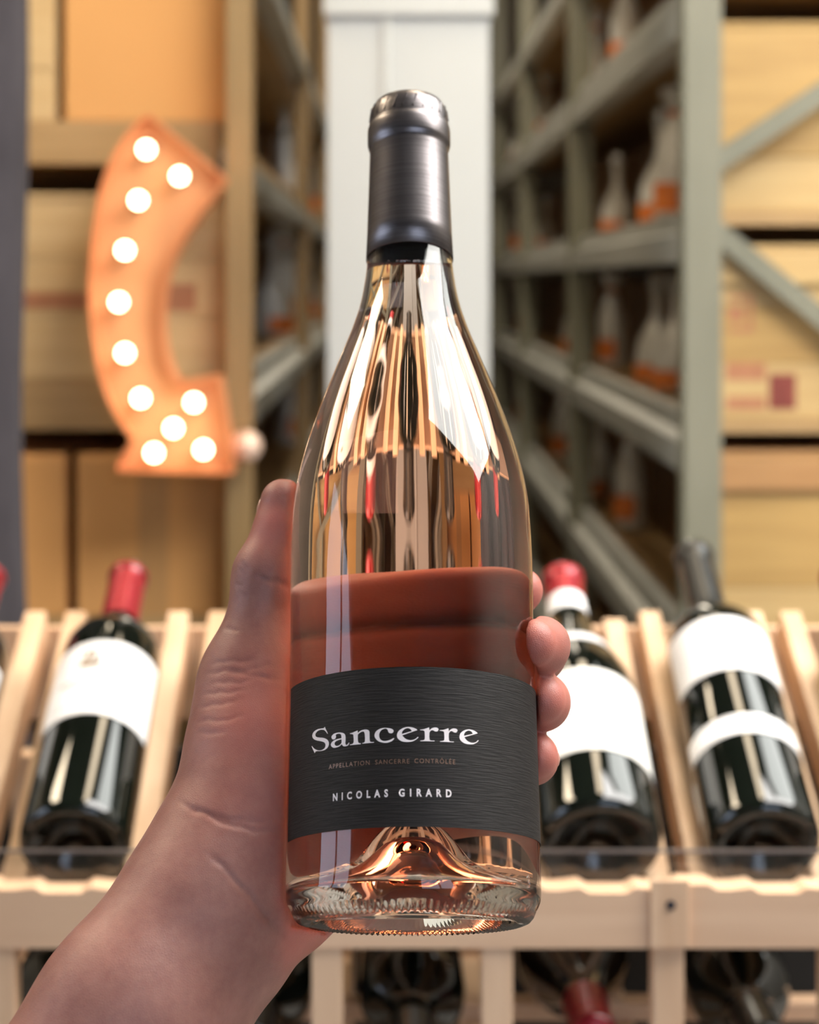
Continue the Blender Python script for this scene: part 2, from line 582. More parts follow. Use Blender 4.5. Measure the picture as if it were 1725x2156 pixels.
namesL = ['top', 'second', 'third', 'fourth', 'lowest']


def deck(label, x0, x1, y0, y1, z, th, n):
    t = thing('shelf', label, 'shelf', ((x0+x1)/2, y0, z-th), group='plank shelves of the racks')
    ln = (y1-y0)/n
    hx = (x1-x0)/2
    for i in range(n):
        link('board', box(-hx, hx, i*ln+.002, (i+1)*ln-.002, 0, th), M['deck'], t)


for i, (z0, z1) in enumerate(bR):
    deck('plank shelf carrying pine crates, %s level of the olive rack' % namesR[i], XR+.056, XR+.895, RY+.06, 7.6, H+z1-.004, .018, 8)
for i, (z1, z0) in enumerate(frontL):
    deck('thick plank shelf behind the arrow sign, %s level of the tan rack' % namesL[i], XL-.94, XL-.048, RY, 7.6, H+z1, z1-z0, 8)


# ------------------------------------------------------------------ crates and cartons
def crate(label, x0, x1, z0, z1, y0, dep, mat, rails=None, planks=2, group=None, stamps=(), lid=False, nm='wine_crate'):
    xc = (x0+x1)/2
    t = thing(nm, label, 'crate', (xc, y0, z0), group=group)
    hx, h = (x1-x0)/2, z1-z0
    link('side_panel', box(-hx, -hx+.012, .012, dep, 0, h), mat, t)
    link('side_panel', box(hx-.012, hx, .012, dep, 0, h), mat, t)
    link('back_panel', box(-hx+.012, hx-.012, dep-.012, dep, 0, h), mat, t)
    link('base_panel', box(-hx+.012, hx-.012, .012, dep-.012, 0, .010), mat, t)
    link('lid', box(-hx-.002, hx+.002, -.002, dep, h, h+.008), rails or mat, t, bevel=.001)
    edges = [0]+[h*(k+1)/planks for k in range(planks)]
    if planks == 2:
        edges = [0, h*.30, h]
    for k in range(planks):
        link('front_plank', box(-hx, hx, 0, .012, edges[k]+.0008, edges[k+1]-.0008), mat if k % 2 else (M['pine3'] if mat is M['pine'] else mat), t, bevel=.0015)
    if rails:
        link('top_rail', box(-hx, hx, -.010, 0, h-.05, h-.004), rails, t, bevel=.002)
    for (a, b, c, d, m) in stamps:
        link('printed_mark', box(a, b, -.0008, .0004, c, d), m, t)
    return t


def carton(label, x0, x1, z0, z1, y0, dep, seam=True, group=None):
    xc = (x0+x1)/2
    t = thing('cardboard_box', label, 'box', (xc, y0, z0), group=group)
    hx, h = (x1-x0)/2, z1-z0
    link('body', box(-hx, hx, 0, dep, 0, h-.002), M['card'], t, bevel=.003)
    link('flap', box(-hx+.002, -.001, .002, dep-.002, h-.002, h+.002), M['card'], t)
    link('flap', box(.001, hx-.002, .002, dep-.002, h-.002, h+.002), M['card'], t)
    if seam:
        link('tape', box(-.022, .022, -.0006, .0004, 0, h-.004), M['cardseam'], t)
    return t


yF = RY+.068
# right end, seen through the end frame
rows = [(.462, .70, 'top shelf of the olive rack'), (.103, .352, 'shelf with the upper brace'), (-.207, .018, 'shelf under the crossing braces'), (-.542, -.30, 'shelf behind the leaning dark-necked bottle')]
zt = lambda py: (PY0-py)*yF/FPX
crate('pine wine crate on the top shelf behind the olive post', .498, 1.00, H+.454, H+.68, yF, .34, M['pine'])
crate('pine wine crate with a paler lower board under the upper brace', .498, 1.00, H+.101, H+zt(58), yF, .34, M['pine'], group='pine crates in the olive rack')
s0 = .498
mid = (.498+1.00)/2
def sx(px): return (px-PX0)*yF/FPX-mid
def sz(py, z0): return (PY0-py)*yF/FPX-z0
crate('pine wine crate printed with brown and dark red brand marks', .498, 1.00, H-.209, H+zt(528), yF, .34, M['pine'], rails=M['pine3'], planks=3,
      stamps=[(sx(1535), sx(1586), sz(700, -.209), sz(690, -.209), M['stamp']), (sx(1535), sx(1586), sz(632, -.209), sz(622, -.209), M['stamp']),
              (sx(1576), sx(1586), sz(690, -.209), sz(632, -.209), M['stamp']), (sx(1535), sx(1566), sz(676, -.209), sz(646, -.209), M['stamp']),
              (sx(1530), sx(1612), sz(862, -.209), sz(836, -.209), M['stamp']), (sx(1530), sx(1612), sz(800, -.209), sz(764, -.209), M['stamp']),
              (sx(1620), sx(1676), sz(862, -.209), sz(788, -.209), M['stampred'])])
crate('pine wine crate with a brown top rail below the printed crate', .498, 1.00, H-.544, H+zt(962), yF, .34, M['pine'], rails=M['pinedark'])
for i, (z0, z1) in enumerate(((.101, .34), (-.209, 0.02), (-.544, -.30))):
    crate('pine wine crate deeper along the end row, %s shelf of the olive rack' % ('upper', 'middle', 'lower')[i], 1.01, 1.30, H+z0, H+z1, yF, .34, M['pine'])

# left end, behind the arrow sign
yB = RY+.004
X = lambda px: (px-PX0)*yB/FPX
Z = lambda py: H+(PY0-py)*yB/FPX
crate('pale narrow pine crate standing beside the dark curtain', X(-80), X(116), H+.232, H+.50-.003-.01, yB, .30, M['pine2'], planks=2)
carton('large tan cardboard carton above the arrow sign', X(136), X(478), H+.232, H+.49, yB, .33, seam=False)
crate('pale pine crate with a stamped band half hidden by the arrow sign', X(-60), X(240), H-.145, H+.118, yB, .30, M['pine2'], planks=3,
      stamps=[(-.10, .09, .103, .128, M['stamp'])])
crate('pale pine crate between the arrow sign and the tan post', X(246), X(492), H-.145, H+.118, yB, .30, M['pine2'], planks=3,
      stamps=[(-.03, .03, .10, .14, M['stamp'])])
carton('narrow cardboard carton below the arrow sign beside the curtain', X(-90), X(138), H-.49, H-.256, yB, .33, seam=False)
carton('wide cardboard carton below the arrow sign above the wine rack', X(162), X(484), H-.4895, H-.256, yB, .33)

# crates further in, seen from the aisle side; shade is in their colour
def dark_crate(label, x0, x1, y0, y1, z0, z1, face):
    t = thing('shade_toned_crate', label, 'crate', ((x0+x1)/2, (y0+y1)/2, z0), group='crates with painted shade along the aisle')
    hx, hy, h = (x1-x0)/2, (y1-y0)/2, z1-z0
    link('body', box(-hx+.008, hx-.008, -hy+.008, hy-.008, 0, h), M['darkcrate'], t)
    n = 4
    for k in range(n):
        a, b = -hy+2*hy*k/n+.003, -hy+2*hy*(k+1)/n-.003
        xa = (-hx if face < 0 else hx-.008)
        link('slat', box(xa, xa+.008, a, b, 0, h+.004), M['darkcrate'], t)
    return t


ordw = ['first', 'second', 'third', 'fourth', 'fifth', 'sixth', 'seventh', 'eighth', 'ninth', 'tenth']
lvR = [(.456, .70), (.101, .352), (-.209, .018), (-.544, -.30), (-.924, -.64)]
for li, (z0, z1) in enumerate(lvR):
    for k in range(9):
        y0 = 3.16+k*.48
        dark_crate('crate in painted shade, %s from the olive post, %s shelf' % (ordw[k], namesR[li+1]), .60+.02*random.random(), .98, y0, y0+.44, H+z0, H+z0+(z1-z0)*random.uniform(.82, .97), -1)
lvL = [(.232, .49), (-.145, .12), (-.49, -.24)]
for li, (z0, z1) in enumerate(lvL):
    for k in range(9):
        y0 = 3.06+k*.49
        dark_crate('crate in painted shade, %s behind the tan post, %s shelf' % (ordw[k], namesL[li+1]), -.80, -.365-.03*random.random(), y0, y0+.45, H+z0, H+z0+(z1-z0)*random.uniform(.8, .97), 1)


# foil wrapped bottles and orange labelled bottles standing along the aisle edges
def spirit_bottle(label, loc, kind, sc=1.0, rz=0, room=1.0):
    sc = min(sc, room/{'tissue': .296, 'foil': .305, 'decanter': .260}[kind])
    t = thing('wrapped_bottle', label, 'bottle', loc, (0, 0, rz), group='wrapped bottles along the aisle shelves')
    if kind == 'tissue':       # bottle in twisted tissue wrap
        prof = [(0, 0), (.040, 0), (.043, .02), (.041, .10), (.043, .15), (.030, .20), (.016, .225), (.013, .24), (.028, .275), (.033, .295), (.010, .285), (0, .283)]
        rnd = [random.uniform(.86, 1.12) for _ in range(24)]
        bm = lathe([(r*sc, z*sc) for r, z in prof], 24, mod=lambda k, i, r, z: (r*rnd[i], z))
        link('tissue_wrap', bm, M['cello'], t, True)
        link('label', patch(.0475*sc, -1.0, 1.0, .03*sc, .09*sc, 12, .0015), M['orange'], t)
        link('tie', lathe([(.013*sc, .233*sc), (.0175*sc, .236*sc), (.0175*sc, .246*sc), (.013*sc, .249*sc)], 16), M['orange'], t, True)
    elif kind == 'foil':
        prof = [(0, 0), (.036, 0), (.038, .005), (.038, .17), (.034, .195), (.018, .225), (.015, .235), (.015, .285), (.017, .287), (.017, .30), (0, .302)]
        link('glass_body', lathe([(r*sc, z*sc) for r, z in prof[:8]], 24), M['foil'], t, True)
        link('capsule', lathe([(r*sc, z*sc) for r, z in [(.0155, .225), (.0165, .25), (.0165, .285), (.019, .288), (.019, .302), (0, .304)]], 20), M['foil'], t, True)
        link('label', patch(.0385*sc, -1.2, 1.2, .04*sc, .12*sc, 14, .001), M['cream'], t)
    else:                      # round decanter with orange base label
        prof = [(0, 0), (.040, 0), (.046, .02), (.050, .06), (.044, .10), (.026, .135), (.013, .155), (.012, .20), (.016, .203), (.016, .21), (0, .212)]
        link('glass_body', lathe([(r*sc, z*sc) for r, z in prof], 28), M['cello'], t, True)
        link('stopper', lathe([(r*sc, z*sc) for r, z in [(0, .206), (.011, .21), (.020, .225), (.021, .240), (.014, .255), (0, .258)]], 20), M['foil'], t, True)
        link('label', patch(.051*sc, -1.1, 1.1, .012*sc, .05*sc, 14, .0015), M['orange'], t)
    return t


def aisle(px, xw):            # depth at which the shelf edge x=xw shows at px
    return xw*FPX/(px-PX0)


shelfR = {'b1': .456, 'b2': .101, 'b3': -.209, 'b4': -.544}
spec = [('b2', 1425, 'tissue', 1.0), ('b2', 1395, 'decanter', .9), ('b2', 1300, 'decanter', .75), ('b2', 1225, 'foil', 1.0), ('b2', 1150, 'decanter', .7), ('b2', 1100, 'tissue', 1.0),
        ('b3', 1425, 'decanter', 1.05), ('b3', 1385, 'decanter', .95), ('b3', 1290, 'tissue', 1.15), ('b3', 1215, 'decanter', .9), ('b3', 1110, 'tissue', .9),
        ('b4', 1330, 'tissue', 1.0), ('b4', 1265, 'decanter', .9), ('b4', 1190, 'tissue', 1.1), ('b4', 1110, 'tissue', 1.0),
        ('b1', 1320, 'tissue', 1.0), ('b1', 1255, 'tissue', 1.0), ('b1', 1225, 'foil', 1.0), ('b1', 1150, 'tissue', 1.0), ('b1', 1098, 'decanter', 1.2)]
kindw = {'tissue': 'tissue-wrapped bottle', 'foil': 'silver foil bottle', 'decanter': 'round pale decanter'}
shelfw = {'b1': 'second', 'b2': 'third', 'b3': 'fourth', 'b4': 'fifth', 'l1': 'second', 'l2': 'third', 'l0': 'top'}
cnt = {}
for sh, px, kd, sc in spec:
    xw = .535
    y = aisle(px, xw)
    k = cnt[(sh, 'r')] = cnt.get((sh, 'r'), 0)+1
    spirit_bottle('%s, %s from the olive post on the %s shelf' % (kindw[kd], ordw[k-1], shelfw[sh]), (xw, y, H+shelfR[sh]), kd, sc, R_(-55), {'b1': .235, 'b2': .255, 'b3': .228, 'b4': .25}[sh])
shelfL = {'l1': .232, 'l2': -.145, 'l3': -.49}
specL = [('l1', 598, 'foil', 1.0), ('l1', 625, 'tissue', 1.0), ('l1', 650, 'tissue', 1.0), ('l2', 575, 'decanter', 1.05), ('l2', 592, 'tissue', 1.1), ('l2', 606, 'decanter', 1.1), ('l2', 628, 'tissue', 1.0), ('l2', 652, 'decanter', 1.0),
         ('l3', 610, 'tissue', 1.0), ('l3', 640, 'foil', 1.0)]
shelfw['l3'] = 'fourth'
for sh, px, kd, sc in specL:
    xw = -.292
    y = aisle(px, xw)
    k = cnt[(sh, 'l')] = cnt.get((sh, 'l'), 0)+1
    spirit_bottle('%s, %s from the tan post on its %s shelf' % (kindw[kd], ordw[k-1], shelfw[sh]), (xw, y, H+shelfL[sh]), kd, sc, R_(55), {'l1': .262, 'l2': .305, 'l3': .262}[sh])
# small pale rounded object on the shelf edge beside the arrow
c = at(518, 940, 2.60)
t = thing('wrapped_ornament', 'small pale pink rounded ornament hanging at the tan post beside the arrow', 'ornament', (c.x, c.y, c.z-.022))
link('ball', lathe([(0, 0)]+[(.023*math.sin(a), .022-.023*math.cos(a)) for a in [PI*k/10 for k in range(1, 10)]]+[(0, .045)], 24), M['pinkfoil'], t, True)
link('cap', lathe([(.006, .042), (.007, .050), (0, .052)], 12), M['gold'], t, True)

# ------------------------------------------------------------------ curtain at the edge
def curtain():
    bm = bmesh.new()
    y0 = 2.25
    x1 = (50-PX0)*y0/FPX
    n, mz = 60, 24
    rows = []
    for j in range(mz+1):
        z = .02+(CEIL-.1-.02)*j/mz
        row = []
        for i in range(n+1):
            f = i/n
            xe = x1+.006*math.sin(z*3.2+.6)+.003*math.sin(z*9)
            x = xe-(1-f)*.55
            y = y0+.03*math.sin(f*26+.3*math.sin(z*2))+.008*math.sin(f*61+z)
            row.append(bm.verts.new((x, y, z)))
        rows.append(row)
    for a, b in zip(rows, rows[1:]):
        for i in range(n):
            bm.faces.new((a[i], a[i+1], b[i+1], b[i]))
    t = thing('curtain', 'charcoal cloth curtain hanging at the edge of the carton shelves', 'curtain', (0, 0, 0))
    o = link('drape', bm, M['cloth'], t, True)
    md = o.modifiers.new('thickness', 'SOLIDIFY')
    md.thickness = .004
    link('rod', bar((x1-.7, y0, CEIL-.09), (x1+.03, y0, CEIL-.09), .025, .025), M['screw'], t)
    for k in range(2):
        link('bracket', box(x1-.62+k*.6, x1-.60+k*.6, y0-.01, y0+.01, CEIL-.085, CEIL), M['screw'], t)


curtain()

# ------------------------------------------------------------------ marquee arrow
def marquee():
    yf, yb = 2.550, 2.628
    outline = [(310, 246, 1), (467, 376, 1), (436, 420), (392, 480), (357, 540), (338, 600), (332, 660), (335, 720), (346, 770), (368, 815, 1), (455, 800, 1), (486, 993, 1), (248, 987, 1),
               (284, 926, 1), (240, 858), (214, 788), (198, 705), (192, 620), (197, 520), (212, 420), (236, 345), (270, 288)]
    pts = crom(outline, 5)
    P = [((x-PX0)*yf/FPX, (PY0-y)*yf/FPX) for x, y in pts]
    cxm, czm = (340-PX0)*yf/FPX, (PY0-620)*yf/FPX
    t = thing('marquee_arrow_sign', 'orange metal curved arrow marquee sign with lit round bulbs', 'marquee sign', (cxm, yf, H+czm))
    loc = [(a-cxm, b-czm) for a, b in P]
    n = len(loc)
    dep = yb-yf
    # recessed face
    bm = bmesh.new()
    va = [bm.verts.new((a, .022, b)) for a, b in loc]
    vb = [bm.verts.new((a, dep, b)) for a, b in loc]
    fa = bm.faces.new(va)
    fb = bm.faces.new(vb[::-1])
    bm.normal_update()
    bmesh.ops.triangulate(bm, faces=[fa, fb])
    for i in range(n):
        j = (i+1) % n
        bm.faces.new((va[i], va[j], vb[j], vb[i]))
    link('face', bm, M['signface'], t)
    # rim wall
    nor = []
    for i in range(n):
        p, q = Vector(loc[i-1]), Vector(loc[(i+1) % n])
        d = (q-p).normalized()
        nor.append(Vector((d.y, -d.x)))
    area = sum(loc[i][0]*loc[(i+1) % n][1]-loc[(i+1) % n][0]*loc[i][1] for i in range(n))
    sg = 1 if area > 0 else -1
    bm = bmesh.new()
    th = .0035
    ring = []
    for i in range(n):
        a, b = loc[i]
        o = nor[i]*sg*th
        ring.append([bm.verts.new((a+o.x*.3, 0, b+o.y*.3)), bm.verts.new((a+o.x*1.3, 0, b+o.y*1.3)), bm.verts.new((a+o.x*1.3, dep, b+o.y*1.3)), bm.verts.new((a+o.x*.3, dep, b+o.y*.3))])
    for i in range(n):
        A, Bq = ring[i], ring[(i+1) % n]
        for k in range(4):
            l = (k+1) % 4
            bm.faces.new((A[k], Bq[k], Bq[l], A[l]))
    link('rim', bm, M['signrim'], t)
    bulbs = [(309, 315), (379, 371), (292, 422), (264, 527), (251, 636), (264, 743), (297, 838), (409, 847), (366, 901), (325, 953), (429, 946)]
    bmesh_b = lathe([(0, -.0102)]+[(.0102*math.sin(a), -.0102*math.cos(a)) for a in [PI*k/8 for k in range(1, 8)]]+[(0, .0102)], 16)
    mb = bpy.data.meshes.new('bulb')
    bmesh_b.to_mesh(mb)
    bmesh_b.free()
    mb.materials.append(M['bulb'])
    mb.polygons.foreach_set('use_smooth', [True]*len(mb.polygons))
    ms = bpy.data.meshes.new('socket')
    b2 = lathe([(0, .022), (.010, .022), (.010, .008), (.008, .006), (0, .006)], 14)
    b2.to_mesh(ms)
    b2.free()
    ms.materials.append(M['socket'])
    for x, y in bulbs:
        b = bpy.data.objects.new('bulb', mb)
        COL.objects.link(b)
        b.parent = t
        b.location = ((x-PX0)*yf/FPX-cxm, -.004, (PY0-y)*yf/FPX-czm)
        s = bpy.data.objects.new('socket', ms)
        COL.objects.link(s)
        s.parent = b
        s.rotation_euler = (-PI/2, 0, 0)
    for zq in (.13, -.20):
        link('hanging_bracket', box(-.02, .02, dep, RY-yf, zq-.012, zq+.012), M['screw'], t)


marquee()

# ------------------------------------------------------------------ wine rack
BETA = R_(28)
YB = 1.235
bottleX = [-.324, -.209, -.094, .026, .142, .2524, .366]
ZB = (PY0-1757)*YB/FPX-.010            # base centre height of the display bottles, below eye


def wine_rack():
    t = thing('wine_rack', 'natural pine display rack holding rows of wine bottles', 'wine rack', (0, 1.2, 0))
    def L(bm, nm, mat, bevel=0.0):
        bmesh.ops.translate(bm, verts=bm.verts[:], vec=(0, -1.2, 0))
        return link(nm, bm, mat, t, bevel=bevel)
    x0, x1 = -.52, .50
    # inclined rails under each bottle (top edge touches the glass)
    ax = Vector((0, math.cos(BETA), math.sin(BETA)))
    nn = Vector((0, -math.sin(BETA), math.cos(BETA)))
    for i, bx in enumerate(bottleX):
        R = .0425 if i == 4 else .038
        for s in (-1, 1):
            xr = bx+s*.041
            off = -math.sqrt(max(R*R-.0325**2, 1e-5))-.0006
            c = Vector((xr, YB, H+ZB))+nn*(off-.0175)
            L(bar(c-ax*.012, c+ax*.280, .017, .035, nn), 'rail', M['rackwood'], .0015)
    L(box(x0, x1, 1.518, 1.530, H-.36, H-.285), 'back_board', M['rackwoodx'], .001)
    # ledge with scalloped top
    zt, zb = (PY0-1852)*1.2/FPX, (PY0-1985)*1.2/FPX
    pts = [(x0, zb+H)]
    pts.append((x1, zb+H))
    pts.append((x1, zt+H))
    for bx in reversed(bottleX):
        for dx, dz in ((.046, 0), (.040, -.0035), (.030, -.0035), (.018, -.002), (.012, -.0055), (-.012, -.0055), (-.018, -.002), (-.030, -.0035), (-.040, -.0035), (-.046, 0)):
            if x0 < bx+dx < x1:
                pts.append((bx+dx, zt+H+dz))
    pts.append((x0, zt+H))
    L(prism(pts, 1.19, 1.212, 'y'), 'ledge_board', M['rackwoodx'])
    L(box(x0, x1, 1.2125, 1.2155, zt+H-.03, H+(PY0-1795)*1.2135/FPX), 'acrylic_lip', M['acrylic'])
    L(box(x0, x1, 1.2125, 1.2155, H+(PY0-1795)*1.2135/FPX, H+(PY0-1795)*1.2135/FPX+.0016), 'lip_edge', M['lipedge'])
    # joint blocks with screws, uprights below
    for px in (-175, 8, 335, 690, 1045, 1402, 1757):
        xc = (px-PX0)*1.205/FPX
        L(box(xc-.010, xc+.010, 1.192, 1.212, .02, zb+H-.0005), 'upright', M['rackwoodz'], .001)
        if px in (335, 1402):
            L(box(xc-.0125, xc+.0125, 1.1865, 1.1895, zb+H+.001, zt+H+.004), 'joint_block', M['rackwoodz'], .0008)
            bm = lathe([(0, 0), (.0032, 0), (.0030, .0012), (0, .0015)], 16)
            bmesh.ops.rotate(bm, verts=bm.verts[:], matrix=Matrix.Rotation(PI/2, 3, 'X'))
            bmesh.ops.translate(bm, verts=bm.verts[:], vec=(xc+.0005, 1.1865, H+(PY0-1905)*1.187/FPX))
            L(bm, 'screw', M['screw'])
        L(box(xc-.010, xc+.010, 1.56, 1.58, .02, H-.40), 'upright', M['rackwoodz'], .001)
        L(box(xc-.008, xc+.008, 1.2125, 1.56, H-.599, H-.569), 'side_rail', M['rackwood'], .001)
    for y in (1.218, 1.42):
        L(box(x0, x1, y, y+.02, H-.5685, H-.5545), 'cross_rail', M['rackwoodx'], .001)
    L(box(x0, x1, 1.581, 1.589, .02, H-.40), 'back_panel', M['shadeback'])  # black sheet added behind the lower row to darken its cells
    L(box(x0, x1, 1.19, 1.21, .0, .02), 'foot_rail', M['rackwoodx'], .001)
    L(box(x0, x1, 1.56, 1.58, .0, .02), 'foot_rail', M['rackwoodx'], .001)


wine_rack()

BORD = [(0, .020), (.010, .019), (.020, .010), (.0275, .002), (.031, 0), (.0345, .001), (.037, .004), (.038, .009), (.038, .188), (.0372, .197), (.034, .206), (.0275, .214), (.0195, .221), (.0152, .229), (.0142, .240), (.0138, .290), (.0155, .291), (.0155, .299), (0, .300)]
BURG = [(0, .022), (.010, .021), (.020, .012), (.030, .002), (.034, 0), (.0385, .001), (.041, .004), (.0425, .010), (.0425, .140), (.0418, .150), (.0390, .164), (.0325, .181), (.0250, .199), (.0190, .217), (.0160, .235), (.0148, .255), (.0145, .285), (.0165, .286), (.0165, .296), (0, .297)]
SHOULD = [(0, .020), (.010, .019), (.020, .010), (.0275, .002), (.031, 0), (.0345, .001), (.0375, .004), (.0385, .009), (.0385, .195), (.0385, .205), (.0368, .216), (.031, .2245), (.0225, .2305), (.0165, .236), (.0148, .248), (.0140, .316), (.0158, .317), (.0158, .327), (0, .328)]


def wine_bottle(label, loc, rot, prof, glass, caps, labels, group, emblem=None, name='wine_bottle'):
    t = thing(name, label, 'bottle', loc, rot, group=group)
    link('glass_body', lathe(prof, 64), glass, t, True)
    top = prof[-1][1]
    for (z0, z1, m) in caps:
        # capsule follows the neck
        pr = []
        for k in range(13):
            z = z0+(z1-z0)*k/12
            r = np.interp(z, [p[1] for p in prof[8:]], [p[0] for p in prof[8:]])
            pr.append((r+.0007, z))
        if z1 >= top-.001:
            pr = [p for p in pr if p[1] < top-.0035]+[(prof[-2][0]+.0007, top-.003), (prof[-2][0]-.0015, top+.0006), (0, top+.0008)]
        link('capsule', lathe(pr, 40), m, t, True)
    for (z0, z1, a0, a1, m) in labels:
        fr = lambda z: float(np.interp(z, [p[1] for p in prof[6:]], [p[0] for p in prof[6:]]))+.0003
        link('label', patch(fr, R_(a0), R_(a1), z0, z1, 36, .0003, 6), m, t)
    if emblem:
        for (nm, bmx, m) in emblem(prof):
            link(nm, bmx, m, t)
    return t


def on_label(poly, R, zc, ac=0.0, th=.0002):
    """flat print (x,z metres) wrapped onto the label round angle ac"""
    bm = bmesh.new()
    bm.faces.new([bm.verts.new((x, z, 0)) for x, z in poly])
    bm.normal_update()
    bmesh.ops.triangulate(bm, faces=bm.faces[:])
    x = min(p[0] for p in poly)+.0013
    while x < max(p[0] for p in poly):
        bmesh.ops.bisect_plane(bm, geom=bm.verts[:]+bm.edges[:]+bm.faces[:], plane_co=(x, 0, 0), plane_no=(1, 0, 0))
        x += .0015
    for v in bm.verts:
        t = ac+v.co.x/R
        v.co = Vector((R*math.sin(t), -R*math.cos(t), zc+v.co.y))
    return bm


def ship(prof):
    R = .0389
    out = []
    a = R_(-10)
    hull = [(-.009, 0), (.009, 0), (.0065, -.006), (-.0065, -.006)]
    out.append(('emblem', on_label(hull, R, .147, a), M['gold']))
    out.append(('emblem', on_label([(-.001, .001), (-.001, .017), (-.007, .003)], R, .147, a), M['gold']))
    out.append(('emblem', on_label([(.001, .001), (.006, .004), (.001, .014)], R, .147, a), M['gold']))
    for x0, x1, z, h in ((-.022, .024, .126, .0022), (-.016, .018, .120, .0012), (-.024, .026, .100, .0010)):
        n = 12
        poly = [(x0+(x1-x0)*k/n, 0) for k in range(n+1)]+[(x1-(x1-x0)*k/n, h) for k in range(n+1)]
        out.append(('print_line', on_label(poly, R, z, a), M['greyink']))
    return out


def crest(prof):
    R = .0394
    poly = [(-.005, -.0015), (-.003, -.003), (.003, -.003), (.005, -.0015), (.0055, .003), (.002, .0018), (0, .0032), (-.002, .0018), (-.0055, .003)]
    return [('emblem', on_label(poly, R, .172, 0), M['gold'])]


def script(prof):
    R = .0434
    out = []
    for x0, x1, z, h in ((-.020, .020, .118, .0016), (-.024, .024, .104, .0022), (-.014, .014, .096, .0010)):
        n = 12
        poly = [(x0+(x1-x0)*k/n, 0) for k in range(n+1)]+[(x1-(x1-x0)*k/n, h) for k in range(n+1)]
        out.append(('print_line', on_label(poly, R, z, 0), M['cream' if h > .002 else 'greyink']))
    return out


rotD = (-(PI/2-BETA), 0, 0)
gD = 'display bottles lying on the wine rack'
zbase = H+ZB
wine_bottle('dark wine bottle with a plain white label beside the ship-label bottle', (bottleX[0], YB, zbase), rotD, BORD, M['darkglass'], [(.232, .300, M['redcap'])], [(.09, .165, -75, 75, M['paper'])], gD)
wine_bottle('dark wine bottle with red capsule and gold ship emblem on white label', (bottleX[1], YB, zbase), rotD, BORD, M['darkglass'], [(.236, .300, M['redcap'])],
            [(.091, .170, -88, 78, M['paper']), (.028, .075, -128, -98, M['paper'])], gD, ship)
wine_bottle('dark wine bottle with white label half hidden behind the wrist', (bottleX[2], YB, zbase), rotD, BORD, M['darkglass'], [(.232, .300, M['blackcap'])], [(.085, .165, -85, 75, M['paper'])], gD)
wine_bottle('dark wine bottle lying behind the held rosé bottle', (bottleX[3], YB, zbase), rotD, BORD, M['darkglass'], [(.232, .300, M['blackcap'])], [(.09, .165, -75, 75, M['paper'])], gD)
wine_bottle('wide dark bottle with large cream label and red and white capsule', (bottleX[4], YB, zbase), rotD, BURG, M['darkglass'], [(.262, .297, M['redcap']), (.240, .262, M['paper'])],
            [(.050, .134, -84, 84, M['cream']), (.178, .192, -70, 70, M['paper'])], gD, script)
wine_bottle('dark long-necked bottle with two white label bands and small gold crest', (bottleX[5], YB, zbase), rotD, SHOULD, M['darkglass'], [(.238, .328, M['blackcap'])],
            [(.138, .198, -80, 80, M['paper']), (.071, .090, -82, 82, M['paper']), (.025, .060, -118, -88, M['paper'])], gD, crest)
wine_bottle('dark wine bottle with a plain white label beside the gold-crest bottle', (bottleX[6], YB, zbase), rotD, BORD, M['darkglass'], [(.232, .300, M['redcap'])], [(.09, .165, -75, 75, M['paper'])], gD)
# lower row: lying level, necks outwards
gL = 'bottles lying neck outward in the lower rack row'
low = [(130, 'blackcap', 'darkglass', 'dark bottle lying neck outward in the lower rack beside the forearm'),
       (545, 'blackcap', 'darkglass', 'dark bottle lying neck outward in the lower rack under the wrist'),
       (868, 'blackcap', 'darkglass', 'dark round-shouldered bottle lying neck outward in the rack below the held bottle'),
       (1226, 'redcap', 'brownglass', 'dark bottle with a bright red capsule lying neck outward in the lower rack'),
       (1568, 'blackcap', 'darkglass', 'dark bottle with a black capsule lying neck outward under the crest bottle')]
for px, cp, gl, lb in low:
    xc = (px-PX0)*1.33/FPX
    pr = SHOULD if px == 868 else BURG if px == 1226 else BORD
    Rr = max(p[0] for p in pr)
    wine_bottle(lb, (xc, 1.545, H-.5543+Rr), (PI/2, 0, 0), pr, M[gl], [(pr[-1][1]-.062, pr[-1][1], M[cp])], [], gL)

# ------------------------------------------------------------------ the held bottle
TAU = R_(25)
BX = (871-PX0)*.615/FPX
BASE = Vector((BX, .615, H+(PY0-1945)*.615/FPX))
ROT = Matrix.Rotation(-TAU, 4, 'X')
ROSE_M = Matrix.Translation(BASE) @ ROT
OUT = [(.0405, .0032), (.0422, .0062), (.0427, .0105), (.0428, .022), (.0428, .060), (.0430, .095), (.0434, .117), (.0433, .132), (.0424, .1485), (.0393, .1640), (.0349, .1790), (.0305, .1915), (.0265, .2025), (.0226, .2130), (.0194, .2235), (.0176, .2330), (.0165, .2425), (.0158, .2550), (.0153, .2750), (.0148, .2900)]


